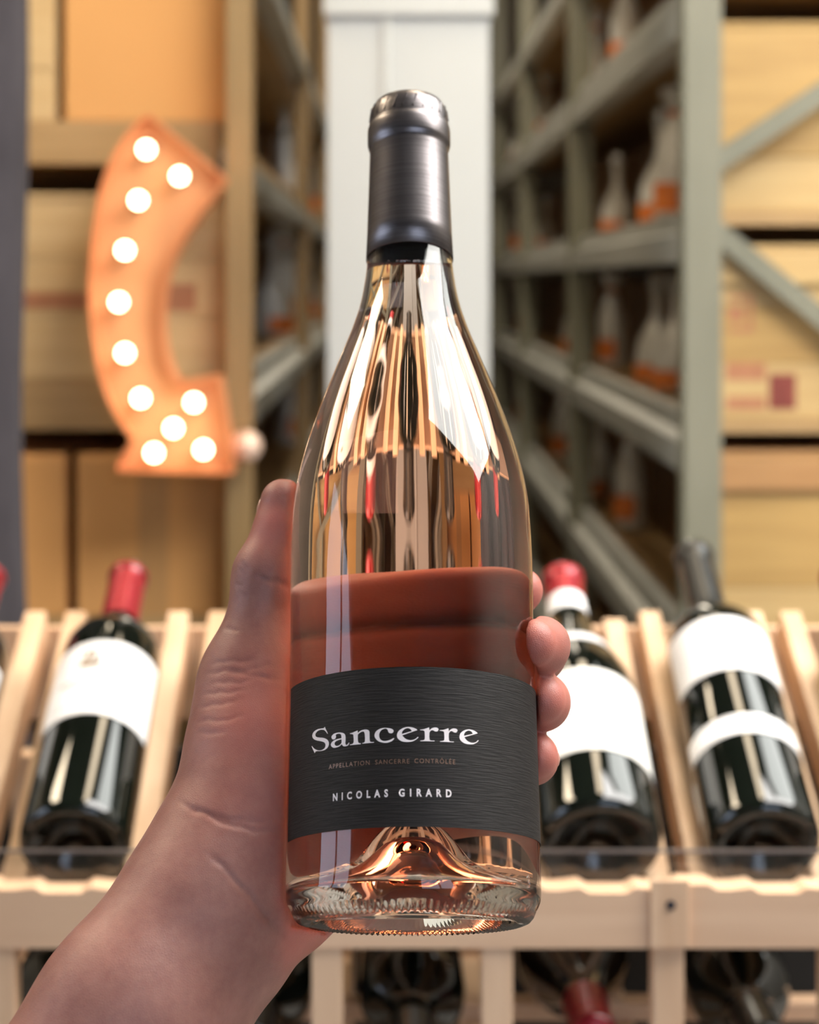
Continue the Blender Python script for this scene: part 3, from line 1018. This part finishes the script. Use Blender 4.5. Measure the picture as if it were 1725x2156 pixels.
def rose_bottle():
    t = thing('rose_wine_bottle', 'clear bottle of rosé wine with black label held in the hand', 'bottle', BASE, (-TAU, 0, 0))
    outer = interp_profile(OUT, 5)
    # underside: punt from the centre out to the knurled ring
    under = [(0, .0255), (.0030, .0252), (.0062, .0235), (.0092, .0195), (.0122, .0150), (.0160, .0108), (.0205, .0072), (.0250, .0045), (.0290, .0024), (.0320, .0010), (.0345, .0002), (.0365, .0000), (.0385, .0008), (.0398, .0020)]
    prof = under+outer+[(.0148, .2915), (.0150, .2960), (.0150, .3060), (.0135, .3085), (0, .3090)]
    teeth, sub = 112, 3
    segs = teeth*sub
    k0 = len(under)-5
    def mod(k, i, r, z):
        if k0 <= k < len(under)+1:
            w = (0.5, 1, 1, 1, .7, .35)[min(k-k0, 5)]
            d = (.00045, -.00020, -.00020)[i % 3]*w
            return r+d*.55, z-d
        return r, z
    link('glass_body', lathe(prof, segs, mod=mod), M['glass'], t, True)
    # inner cavity
    inner = []
    for r, z in outer:
        if z > .0135:
            inner.append((r-.0030, z))
    floor_ = [(0, .0318), (.0028, .0316), (.0060, .0303), (.0088, .0275), (.0112, .0238), (.0142, .0190), (.0182, .0150), (.0228, .0121), (.0275, .0104), (.0320, .0096), (.0360, .0098), (.0385, .0112), (.0396, .0130)]
    cav = floor_+[p for p in inner if p[1] > .0142]+[(.0112, .2700)]
    # wine = cavity below a level plane
    zs = H+(PY0-557)*.716/FPX
    inv = ROSE_M.inverted()
    pc = inv @ Vector((BX, .716, zs))
    pn = (inv.to_3x3() @ Vector((0, 0, 1))).normalized()
    bm = lathe(cav+[(0, .2700)], 128)
    g = bm.verts[:]+bm.edges[:]+bm.faces[:]
    r = bmesh.ops.bisect_plane(bm, geom=g, plane_co=pc, plane_no=pn, clear_outer=True)
    es = [e for e in r['geom_cut'] if isinstance(e, bmesh.types.BMEdge)]
    fs = bmesh.ops.contextual_create(bm, geom=es)['faces']
    bmesh.ops.recalc_face_normals(bm, faces=bm.faces[:])
    for f in bm.faces:
        f.material_index = 0
        f.smooth = True
    for f in fs:
        f.material_index = 1
        f.smooth = False
    me = bpy.data.meshes.new('wine')
    bm.to_mesh(me)
    bm.free()
    wo = link_mesh('wine', me, [M['wine'], M['winetop']], t)
    tag(wo, 'pale salmon rosé wine filling the bottle to the neck')
    # bubbles at the meniscus
    # headspace wall: glass to air above the wine
    bm = lathe(cav[-40:]+[(0, .2700)], 128)
    g = bm.verts[:]+bm.edges[:]+bm.faces[:]
    bmesh.ops.bisect_plane(bm, geom=g, plane_co=pc, plane_no=pn, clear_inner=True)
    me = bpy.data.meshes.new('neck_bore')
    # normals must point outwards, into the glass
    for f in bm.faces:
        c = f.calc_center_median()
        if f.normal.dot(Vector((c.x, c.y, .3 if c.z > .2695 else 0))) < 0:
            f.normal_flip()
        f.smooth = True
    bm.to_mesh(me)
    bm.free()
    link_mesh('neck_bore', me, M['glassair'], t)
    # bubbles floating at the wine surface
    up = pn
    sx = Vector((1, 0, 0))
    fw = up.cross(sx)
    bub = lathe([(0, -.0005)]+[(.0005*math.sin(PI*k/6), -.0005*math.cos(PI*k/6)) for k in range(1, 6)]+[(0, .0005)], 10)
    mb = bpy.data.meshes.new('bubble')
    bub.to_mesh(mb)
    bub.free()
    mb.materials.append(M['winetop'])
    rb = random.Random(3)
    for k in range(16):
        a = R_(-95+rb.uniform(-35, 40))
        b = bpy.data.objects.new('bubble', mb)
        COL.objects.link(b)
        b.parent = wo
        rr = .0124-abs(rb.gauss(0, .0008))
        b.location = pc+sx*(rr*math.cos(a))+fw*(rr*math.sin(a))+up*.0006
        s = rb.uniform(.6, 1.3)
        b.scale = (s, s, s)
    # capsule
    cp = [(.01665, .2442), (.01695, .2443), (.01655, .2550), (.01610, .2720), (.01575, .2855), (.01560, .2915), (.01570, .2930), (.01625, .2938), (.01655, .2952), (.01655, .3010), (.01630, .3022), (.01585, .3028), (.01580, .3034), (.01575, .3075), (.01510, .3105), (.01380, .3128), (.0120, .3138), (.0117, .3132), (.006, .3134), (0, .3134)]
    inside = [(.0150, .3100), (.0160, .2950), (.0152, .2900), (.0163, .2500), (.01665, .2442)]
    co = link('capsule', lathe([(0, .3105)]+inside+cp[1:], 128), M['capsule'], t, True)
    tag(co, 'matte charcoal foil capsule')
    # pressed ticks on the shoulder of the capsule
    for k in range(24):
        a = 2*PI*k/24+.09
        e1 = Vector((.01585*math.cos(a), .01585*math.sin(a), .3048))
        e2 = Vector((.01520*math.cos(a+.10), .01520*math.sin(a+.10), .3103))
        link('embossed_tick', bar(e1, e2, .0006, .0006, (math.cos(a), math.sin(a), .3)), M['capsule'], co)
    # label
    lr = lambda z: float(np.interp(z, [p[1] for p in outer], [p[0] for p in outer]))+.00012
    la = link('label', patch(lr, -.0572/.0428, 1.78, .02475, .0757, 120, .00013, 10), M['label'], t, False)
    tag(la, 'black laid-paper label with white lettering')
    LR = lambda z: lr(z)+.00013+.00006

    def wrap(bm, nm, mat):
        xs = [v.co.x for v in bm.verts]
        a, b = min(xs), max(xs)
        x = math.floor(a)
        while x < b:
            g = bm.verts[:]+bm.edges[:]+bm.faces[:]
            bmesh.ops.bisect_plane(bm, geom=g, plane_co=(x, 0, 0), plane_no=(1, 0, 0))
            x += .8
        for v in bm.verts:
            z = v.co.y/1000
            th = v.co.x/42.8
            r = LR(z)
            v.co = Vector((r*math.sin(th), -r*math.cos(th), z))
        bmesh.ops.triangulate(bm, faces=bm.faces[:])
        me = bpy.data.meshes.new(nm)
        bm.to_mesh(me)
        bm.free()
        o = link_mesh(nm, me, mat, la)
        # print faces outwards
        me.update()
        if me.polygons and (me.polygons[0].normal.x*me.polygons[0].center.x+me.polygons[0].normal.y*me.polygons[0].center.y) < 0:
            me.flip_normals()
        return o

    G = GLYPHS
    def glyph(key, dx=0.0, dy=0.0):
        bm = bmesh.new()
        cv = bpy.data.curves.new('g', 'CURVE')
        cv.dimensions = '2D'
        cv.fill_mode = 'FRONT'
        for ct in G[key]:
            pts = crom(ct, 4)
            sp = cv.splines.new('POLY')
            sp.points.add(len(pts)-1)
            for p, (x, y) in zip(sp.points, pts):
                p.co = (x+dx, y+dy, 0, 1)
            sp.use_cyclic_u = True
        ob = bpy.data.objects.new('g', cv)
        COL.objects.link(ob)
        bpy.context.view_layer.update()
        me = bpy.data.meshes.new_from_object(ob.evaluated_get(bpy.context.evaluated_depsgraph_get()))
        bm.from_mesh(me)
        bpy.data.objects.remove(ob)
        wrap(bm, 'lettering', M['ink'])
    for key, dx, dy in (('S', 0, 0), ('a', 0, 0), ('n', 0, 0), ('c', 0, 0), ('e', 0, 0), ('r', 0, 0), ('r', 6.38, -.03), ('e', 20.48, 0)):
        glyph(key, dx, dy)

    def text_line(word, x0, x1, y0, h, mat, weight, track, nm):
        cu = bpy.data.curves.new('t', 'FONT')
        cu.body = word
        cu.size = 1.0
        cu.space_character = track
        cu.offset = weight
        cu.resolution_u = 3
        ob = bpy.data.objects.new('t', cu)
        COL.objects.link(ob)
        bpy.context.view_layer.update()
        me = bpy.data.meshes.new_from_object(ob.evaluated_get(bpy.context.evaluated_depsgraph_get()))
        bpy.data.objects.remove(ob)
        bm = bmesh.new()
        bm.from_mesh(me)
        xs = [v.co.x for v in bm.verts]
        # cap height from the letter N/E is about .73 of the em
        ys = sorted(v.co.y for v in bm.verts)
        caph = .729
        fx = (x1-x0)/(max(xs)-min(xs))
        a = min(xs)
        for v in bm.verts:
            v.co.x = x0+(v.co.x-a)*fx
            v.co.y = y0+v.co.y/caph*h
        wrap(bm, nm, mat)
    text_line('NICOLAS', -28.1, -8.5, 34.2, 2.35, M['ink'], .030, 2.1, 'lettering')
    text_line('GIRARD', -5.0, 11.9, 34.2, 2.40, M['ink'], .030, 2.1, 'lettering')
    text_line('APPELLATION', -30.0, -14.6, 44.5, 1.5, M['copperink'], 0, 1.25, 'lettering')
    text_line('SANCERRE', -12.7, -1.6, 44.5, 1.5, M['copperink'], 0, 1.25, 'lettering')
    text_line('CONTRÔLÉE', 0.0, 13.3, 44.6, 1.5, M['copperink'], 0, 1.25, 'lettering')
    # moulded digit near the heel
    bm = bmesh.new()
    pts = [(43.6, 12.0), (44.4, 12.5), (45.1, 12.1), (45.0, 11.3), (44.4, 10.9), (45.1, 10.5), (45.2, 9.6), (44.5, 9.0), (43.7, 9.4)]
    for p, q in zip(pts, pts[1:]):
        P3 = []
        for x, y in (p, q):
            th = x/42.8
            P3.append(Vector((.0428*math.sin(th), -.0428*math.cos(th), y/1000)))
        bar(P3[0], P3[1], .0004, .0005, (P3[0].x, P3[0].y, 0), bm)
    link('embossed_digit', bm, M['glass'], t)


GLYPHS = {"S":[[[-32.07,58.49,1],[-30.59,56.03,1],[-30.89,56.1,1],[-31.55,56.84],[-32.51,57.51],[-33.96,57.75],[-35.46,57.57],[-36.5,56.91],[-36.57,56.29],[-35.98,55.71],[-34.44,55.29],[-32.84,55.0],[-31.3,54.38],[-30.42,53.64],[-30.11,52.8],[-30.39,51.85],[-31.24,51.16],[-32.5,50.84],[-34.07,50.85],[-35.44,51.04],[-36.43,50.96],[-36.79,50.53,1],[-38.56,53.02,1],[-38.23,53.07,1],[-37.64,52.48],[-36.45,51.74],[-34.89,51.19],[-33.41,51.08],[-32.13,51.45],[-31.63,52.19],[-31.78,53.01],[-32.55,53.6],[-34.14,54.1],[-36.09,54.63],[-37.57,55.35],[-38.26,56.27],[-37.98,57.22],[-36.9,57.87],[-35.34,58.18],[-33.7,58.16],[-32.78,58.09],[-32.39,58.21]]],"a":[[[-29.02,54.81],[-28.65,55.3],[-27.73,55.73],[-26.14,55.84],[-24.81,55.66],[-23.83,55.2],[-23.39,54.44],[-23.31,53.19],[-23.36,52.13],[-23.14,51.57],[-22.62,51.61],[-22.04,52.21,1],[-21.87,52.02,1],[-22.2,51.48],[-22.82,51.15],[-23.78,51.14],[-24.43,51.44],[-24.76,52.01,1],[-25.63,51.39],[-26.97,51.09],[-28.12,51.17],[-28.94,51.68],[-29.24,52.34],[-28.85,53.0],[-27.92,53.52],[-26.56,53.8],[-24.96,53.89,1],[-24.94,54.43],[-25.06,54.97],[-25.57,55.39],[-26.58,55.47],[-27.26,55.22],[-27.14,54.76],[-27.24,54.24],[-27.7,53.88],[-28.51,53.94],[-28.92,54.35]],[[-24.89,53.53,1],[-26.1,53.4],[-27.11,53.15],[-27.63,52.68],[-27.55,52.05],[-26.86,51.61],[-25.86,51.68],[-25.09,52.13],[-24.83,52.64,1]]],"n":[[[-21.76,55.12,1],[-20.58,55.29],[-18.87,55.8,1],[-18.77,54.99,1],[-17.78,55.62],[-16.41,55.9],[-15.35,55.74],[-14.77,55.22],[-14.67,54.24],[-14.61,52.46],[-14.28,51.79],[-13.15,51.67,1],[-13.19,51.46,1],[-17.16,51.41,1],[-17.16,51.58,1],[-16.49,51.75],[-16.24,52.4],[-16.29,53.99],[-16.5,54.99],[-16.99,55.29],[-17.87,55.09],[-18.76,54.51,1],[-18.79,53.13],[-18.54,51.87],[-17.65,51.52,1],[-17.75,51.28,1],[-21.61,51.3,1],[-21.68,51.52,1],[-20.71,51.66],[-20.27,52.28],[-20.37,54.15],[-20.64,54.71],[-21.61,54.92,1]]],"c":[[[-9.09,56.0],[-7.64,55.74],[-6.82,55.27],[-6.7,54.73],[-7.1,54.25],[-7.82,54.24],[-8.36,54.61],[-8.55,55.24],[-9.0,55.7],[-9.73,55.73],[-10.75,55.25],[-11.34,54.31],[-11.39,53.34],[-11.02,52.44],[-10.19,51.9],[-9.09,51.82],[-7.82,52.12],[-6.65,52.65,1],[-6.41,52.47,1],[-7.28,51.67],[-8.73,51.24],[-10.19,51.34],[-11.66,51.85],[-12.69,52.88],[-12.97,53.95],[-12.42,55.07],[-11.12,55.8],[-10.01,56.01]]],"e":[[[1.02,55.08,1],[0.58,55.48],[-0.67,55.96],[-2.27,56.09],[-3.88,55.64],[-5.14,54.69],[-5.59,53.47],[-5.23,52.4],[-4.07,51.58],[-2.47,51.3],[-0.69,51.46],[0.56,52.08],[1.36,52.79,1],[1.1,52.91,1],[0.2,52.16],[-1.22,51.87],[-2.64,52.23],[-3.53,52.98],[-3.85,53.46,1]],[[-3.98,53.87,1],[-3.85,54.66],[-3.17,55.36],[-2.27,55.7],[-1.38,55.52],[-0.94,55.07],[-0.78,54.76,1]]],"r":[[[1.83,55.26,1],[3.08,55.41],[4.79,56.01,1],[4.91,55.04,1],[5.6,55.68],[6.5,56.01],[7.5,55.93],[7.86,55.49],[7.58,54.91],[6.94,54.75],[6.31,54.99],[5.77,55.15],[5.23,54.87],[4.9,54.3,1],[4.85,52.93],[5.11,51.91],[6.55,51.83,1],[6.49,51.6,1],[1.94,51.56,1],[1.98,51.73,1],[2.96,51.89],[3.36,52.37],[3.37,53.95],[3.16,54.87],[1.97,55.08,1]]]}
rose_bottle()

# ------------------------------------------------------------------ the hand
def BL(u, b, s):
    """bottle frame in millimetres: right, back, along the axis"""
    return np.array(ROSE_M @ Vector((u/1000, b/1000, s/1000)))


def PT(px, py, y):
    return np.array(at(px, py, y))


def hand():
    h = .00100
    lo = np.array([-.175, .40, H-.335])
    hi = np.array([.075, .735, H-.055])
    lo[2] = H-.40
    n = np.ceil((hi-lo)/h).astype(int)
    ax = [lo[i]+h*np.arange(n[i]) for i in range(3)]
    BIG = .05

    def blank():
        return np.full(tuple(n), BIG, np.float32)

    def cone(F, a, b, ra, rb, k):
        """smooth union of a tapered capsule into F"""
        m = max(ra, rb)+.022
        mn = np.minimum(a, b)-m
        mx = np.maximum(a, b)+m
        i0 = np.maximum(np.floor((mn-lo)/h).astype(int), 0)
        i1 = np.minimum(np.ceil((mx-lo)/h).astype(int)+1, n)
        if (i1 <= i0).any():
            return
        sl = tuple(slice(p, q) for p, q in zip(i0, i1))
        X = ax[0][sl[0]][:, None, None].astype(np.float32)
        Y = ax[1][sl[1]][None, :, None].astype(np.float32)
        Zz = ax[2][sl[2]][None, None, :].astype(np.float32)
        d = (b-a).astype(np.float32)
        L2 = float(d@d)+1e-12
        t = ((X-a[0])*d[0]+(Y-a[1])*d[1]+(Zz-a[2])*d[2])/L2
        np.clip(t, 0, 1, out=t)
        D = np.sqrt((X-a[0]-t*d[0])**2+(Y-a[1]-t*d[1])**2+(Zz-a[2]-t*d[2])**2)-(ra+(rb-ra)*t)
        f = F[sl]
        hh = np.clip(k-np.abs(f-D), 0, None)/k
        F[sl] = np.minimum(f, D)-hh*hh*k*.25

    def smin(A, Bq, k):
        hh = np.clip(k-np.abs(A-Bq), 0, None)/k
        return np.minimum(A, Bq)-hh*hh*k*.25

    core = blank()
    # forearm: radius and ulna side by side
    fr = [(466, 1800, .634, .0210), (404, 1900, .624, .0212), (260, 2110, .603, .0233), (-40, 2520, .570, .028), (-330, 2960, .54, .033)]
    fu = [(545, 1862, .642, .0190), (482, 1970, .632, .0194), (325, 2185, .611, .0222), (90, 2600, .577, .028), (-200, 3050, .545, .033)]
    for ch in (fr, fu):
        for p, q in zip(ch, ch[1:]):
            cone(core, PT(*p[:3]), PT(*q[:3]), p[3], q[3], .018)
    for p, q in zip(fr, fu):
        cone(core, (PT(*p[:3])*.5+PT(*q[:3])*.5), (PT(*p[:3])*.5+PT(*q[:3])*.5)+1e-4, p[3]*.80, p[3]*.80, .02)
    CR, CU = PT(482, 1780, .640), PT(585, 1868, .652)
    # thumb
    IPt = BL(-53.5, 9, 122)
    MC = BL(-58.0, 17, 84)
    TH2 = PT(524, 1560, .655)
    TH3 = PT(522, 1680, .645)
    tip = BL(-47.2, 6, 148.5)
    mid = BL(-48.6, 7.5, 137)
    cone(core, tip, mid, .0084, .0090, .003)
    cone(core, mid, IPt, .0090, .0100, .004)
    cone(core, IPt, MC, .0100, .0150, .008)
    cone(core, MC, TH2, .0155, .0180, .012)
    cone(core, TH2, TH3, .0180, .0195, .014)
    cone(core, TH3, CR, .0195, .0215, .016)
    # knuckles
    def cyl(th, r, s):
        return BL(r*math.cos(R_(th)), r*math.sin(R_(th)), s)
    K = {'i': cyl(138, 57, 106), 'm': cyl(124, 59, 91), 'r': cyl(112, 58, 74), 'p': cyl(99, 56, 54)}
    cone(core, CR, K['i'], .0170, .0125, .014)
    cone(core, CR*.6+CU*.4, K['m'], .0170, .0125, .014)
    cone(core, CR*.2+CU*.8, K['r'], .0170, .0120, .014)
    cone(core, CU, K['p'], .0180, .0120, .014)
    cone(core, PT(575, 1850, .640), BL(-36, 36, 34), .0185, .0150, .014)     # heel of the palm
    cone(core, PT(578, 1895, .640), BL(-30, 40, 18), .0140, .0110, .012)
    cone(core, CU, BL(-12, 56, 42), .0170, .0140, .014)
    cone(core, BL(-12, 56, 42), BL(22, 50, 47), .0140, .0095, .012)
    cone(core, TH2, K['i'], .0140, .0110, .014)                               # web of the thumb
    cone(core, MC, K['i'], .0120, .0115, .014)
    cone(core, PT(540, 1640, .655), K['m'], .0150, .0120, .014)
    # fingers
    fing = {'i': [(138, 57, 106, .0116), (100, 54.5, 117, .0106), (66, 52.5, 121.5, .0098), (42, 50.5, 121.5, .0092), (34, 49.5, 121.0, .0084)],
            'm': [(124, 59, 91, .0118), (74, 55.5, 98.5, .0108), (26, 51.5, 96, .0096), (-4, 45.5, 92.5, .0094), (-18, 43.8, 91.0, .0084)],
            'r': [(112, 58, 74, .0118), (76, 55.5, 78.5, .0108), (38, 52.5, 79, .0098), (14, 47.5, 76, .0094), (4, 45.3, 75.2, .0086)],
            'p': [(99, 56, 54, .0118), (74, 54, 58.5, .0108), (48, 51.5, 59.5, .0092), (26, 47.5, 58, .0086), (17, 45.5, 57.5, .0077)]}
    FG = None
    tips = {}
    for key, ch in fing.items():
        F = blank()
        P = [cyl(a, r, s) for a, r, s, _ in ch]
        tips[key] = (P[-2], P[-1], ch[-2][3])
        for i in range(len(P)-1):
            cone(F, P[i], P[i+1], ch[i][3], ch[i+1][3], .004)
        FG = F if FG is None else smin(FG, F, .0016)
    F = smin(core, FG, .007)
    # flesh gives way to the glass
    Xg = ax[0][:, None, None].astype(np.float32)
    Yg = ax[1][None, :, None].astype(np.float32)
    Zg = ax[2][None, None, :].astype(np.float32)
    inv = np.array(ROSE_M.inverted(), dtype=np.float32)
    lx = inv[0, 0]*Xg+inv[0, 1]*Yg+inv[0, 2]*Zg+inv[0, 3]
    ly = inv[1, 0]*Xg+inv[1, 1]*Yg+inv[1, 2]*Zg+inv[1, 3]
    lz = inv[2, 0]*Xg+inv[2, 1]*Yg+inv[2, 2]*Zg+inv[2, 3]
    prz = np.array([p[1] for p in OUT], np.float32)
    prr = np.array([p[0] for p in OUT], np.float32)
    rad = np.interp(lz.ravel(), prz, prr).reshape(lz.shape).astype(np.float32)
    DB = np.sqrt(lx*lx+ly*ly)-rad-.00045
    DB = np.maximum(DB, -lz-.0004)
    nb = -DB
    k = .0022
    hh = np.clip(k-np.abs(F-nb), 0, None)/k
    F = np.maximum(F, nb)+hh*hh*k*.25
    del lx, ly, lz, rad, DB, nb, hh, core, FG
    # ---- surface nets
    S = F < 0
    c000 = [S[i:n[0]-1+i, j:n[1]-1+j, l:n[2]-1+l] for i in (0, 1) for j in (0, 1) for l in (0, 1)]
    tot = sum(c.astype(np.int8) for c in c000)
    act = (tot > 0) & (tot < 8)
    idx = np.argwhere(act)
    vid = np.full(act.shape, -1, np.int32)
    vid[act] = np.arange(len(idx))
    corner = [(i, j, l) for i in (0, 1) for j in (0, 1) for l in (0, 1)]
    val = np.stack([F[idx[:, 0]+c[0], idx[:, 1]+c[1], idx[:, 2]+c[2]] for c in corner], 1)
    acc = np.zeros((len(idx), 3))
    num = np.zeros(len(idx))
    for a in range(8):
        for b in range(a+1, 8):
            if sum(abs(p-q) for p, q in zip(corner[a], corner[b])) != 1:
                continue
            va, vb = val[:, a], val[:, b]
            m = (va < 0) != (vb < 0)
            t = np.where(m, va/np.where(m, va-vb, 1), 0)
            p = np.array(corner[a])[None]+t[:, None]*(np.array(corner[b])-np.array(corner[a]))[None]
            acc += p*m[:, None]
            num += m
    V = lo+h*(idx+acc/num[:, None])
    Q = []
    for axi in range(3):
        o1, o2 = (axi+1) % 3, (axi+2) % 3
        sl0 = [slice(1, n[i]-1) for i in range(3)]
        sl0[axi] = slice(0, n[axi]-1)
        sl1 = list(sl0)
        sl1[axi] = slice(1, n[axi])
        s0, s1 = S[tuple(sl0)], S[tuple(sl1)]
        e = np.argwhere(s0 != s1)
        flip = s0[s0 != s1]
        off = np.array([s.start for s in sl0])
        e = e+off
        def vv(d1, d2):
            c = e.copy()
            c[:, o1] -= d1
            c[:, o2] -= d2
            return vid[c[:, 0], c[:, 1], c[:, 2]]
        q = np.stack([vv(1, 1), vv(0, 1), vv(0, 0), vv(1, 0)], 1)
        q[~flip] = q[~flip][:, ::-1]
        Q.append(q)
    Q = np.concatenate(Q)
    Q = Q[(Q >= 0).all(1)]
    # light smoothing
    E = np.concatenate([Q[:, [0, 1]], Q[:, [1, 2]], Q[:, [2, 3]], Q[:, [3, 0]]])
    deg = np.bincount(E.ravel(), minlength=len(V)).astype(float)
    for it in range(5):
        sm = np.zeros_like(V)
        for c in range(3):
            sm[:, c] = np.bincount(E[:, 0], V[E[:, 1], c], len(V))+np.bincount(E[:, 1], V[E[:, 0], c], len(V))
        V = V+.5*(sm/np.maximum(deg, 1)[:, None]-V)*(1 if it % 2 == 0 else -.9 if it < 4 else 1)
    # vertex normals
    fn = np.cross(V[Q[:, 2]]-V[Q[:, 0]], V[Q[:, 3]]-V[Q[:, 1]])
    nv = np.zeros_like(V)
    for kq in range(4):
        for c in range(3):
            nv[:, c] += np.bincount(Q[:, kq], fn[:, c], len(V))
    nv /= np.linalg.norm(nv, axis=1)[:, None]+1e-12
    # creases of the palm side: grooves along lines on the skin
    px = PX0+V[:, 0]/V[:, 1]*FPX
    py = PY0-(V[:, 2]-H)/V[:, 1]*FPX
    front = np.clip(-nv[:, 1]*2.0, 0, 1)
    wob = 2.2*np.sin(px*.083+py*.031)+1.6*np.sin(px*.19-py*.12)
    def groove(pts, wd, dp):
        best = np.full(len(V), 1e9)
        par = np.zeros(len(V))
        ns = len(pts)-1
        for i, ((x0, y0), (x1, y1)) in enumerate(zip(pts, pts[1:])):
            dx, dy = x1-x0, y1-y0
            t = np.clip(((px-x0)*dx+(py+wob-y0)*dy)/(dx*dx+dy*dy), 0, 1)
            d = np.hypot(px-x0-t*dx, py+wob-y0-t*dy)
            par = np.where(d < best, (i+t)/ns, par)
            best = np.minimum(best, d)
        tap = np.clip(np.minimum(par, 1-par)*5+.08, 0, 1)
        g = dp*np.exp(-(best/wd)**2)*front*tap
        V[:] -= nv*g[:, None]
    groove([(380, 1690), (420, 1707), (480, 1735), (540, 1748), (606, 1752)], 5.5, .0008)
    groove([(430, 1712), (500, 1728), (560, 1728), (608, 1722)], 6, .0006)
    groove([(440, 1795), (475, 1830), (520, 1880), (560, 1930), (600, 1985)], 6, .0008)
    groove([(545, 1905), (575, 1940), (612, 1990)], 6, .0006)
    groove([(540, 1218), (570, 1222), (608, 1224)], 5, .0008)
    groove([(590, 1232), (612, 1236)], 4, .0007)
    for (a, b, c, d) in ((440, 1395, 545, 1385), (432, 1418, 590, 1398), (440, 1440, 580, 1422), (425, 1462, 520, 1448), (415, 1490, 505, 1470), (410, 1520, 520, 1505), (462, 1405, 600, 1432), (412, 1545, 480, 1535)):
        groove([(a, b), ((a+c)/2, (b+d)/2+4), (c, d)], 4, .00032)
    for (a, b, c, d) in ((505, 1180, 525, 1200), (500, 1195, 520, 1212), (492, 1225, 512, 1232), (500, 1240, 520, 1262), (470, 1320, 505, 1330)):
        groove([(a, b), (c, d)], 4, .00035)
    # flush: fingertips, thumb pad and the side of the palm
    fl = np.zeros(len(V))
    def blush(p, r, a):
        d = np.linalg.norm(V-p, axis=1)
        np.maximum(fl, a*np.exp(-(d/r)**2), out=fl)
    for key in tips:
        blush(tips[key][1], .013, .85)
    blush(BL(-50, 0, 138), .011, .6)
    blush(BL(-50, -4, 65), .020, .6)
    blush(BL(-46, 0, 40), .022, .5)
    loc = (V-np.array(BASE)) @ np.array(ROSE_M.to_3x3())
    gap = np.hypot(loc[:, 0], loc[:, 1])-np.interp(loc[:, 2], [p[1] for p in OUT], [p[0] for p in OUT])
    np.maximum(fl, .55*np.exp(-(np.clip(gap, 0, None)/.004)**2), out=fl)
    me = bpy.data.meshes.new('hand')
    me.from_pydata(V.tolist(), [], Q.tolist())
    at_ = me.attributes.new('flush', 'FLOAT', 'POINT')
    at_.data.foreach_set('value', fl.astype(np.float32))
    t = thing('person', 'bare left hand and forearm gripping the rosé bottle', 'person', (0, 0, 0))
    link_mesh('hand', me, M['skin'], t, True)
    # fingernails on the outer side of the tips
    axd = np.array(ROSE_M.to_3x3() @ Vector((0, 0, 1)))
    c0 = np.array(BASE)
    for key in ('i', 'm', 'r', 'p'):
        p, q, r = tips[key]
        c = q*.75+p*.25
        rel = c-c0
        radv = rel-axd*(rel@axd)
        radv /= np.linalg.norm(radv)
        radv = radv+np.array(ROSE_M.to_3x3() @ Vector((0, 1.4, -.25)))
        radv = radv-axd*(radv@axd)*.6
        radv /= np.linalg.norm(radv)
        tan = np.cross(axd, radv)
        bm = bmesh.new()
        bmesh.ops.create_uvsphere(bm, u_segments=16, v_segments=10, radius=1.0)
        mat = Matrix(((axd[0], tan[0], radv[0], 0), (axd[1], tan[1], radv[1], 0), (axd[2], tan[2], radv[2], 0), (0, 0, 0, 1)))
        bmesh.ops.scale(bm, verts=bm.verts[:], vec=(.0052, .0068, .0020))
        bmesh.ops.transform(bm, matrix=Matrix.Translation(c+radv*(r-.0018)) @ mat, verts=bm.verts[:])
        link('fingernail', bm, M['nail'], t, True)
    c = BL(-52.5, 13, 145)
    bm = bmesh.new()
    bmesh.ops.create_uvsphere(bm, u_segments=16, v_segments=10, radius=1.0)
    bmesh.ops.scale(bm, verts=bm.verts[:], vec=(.0020, .0060, .0090))
    bmesh.ops.rotate(bm, verts=bm.verts[:], matrix=Matrix.Rotation(R_(-50), 3, 'Z'))
    bmesh.ops.transform(bm, matrix=Matrix.Translation(c) @ ROT, verts=bm.verts[:])
    link('fingernail', bm, M['nail'], t, True)


hand()
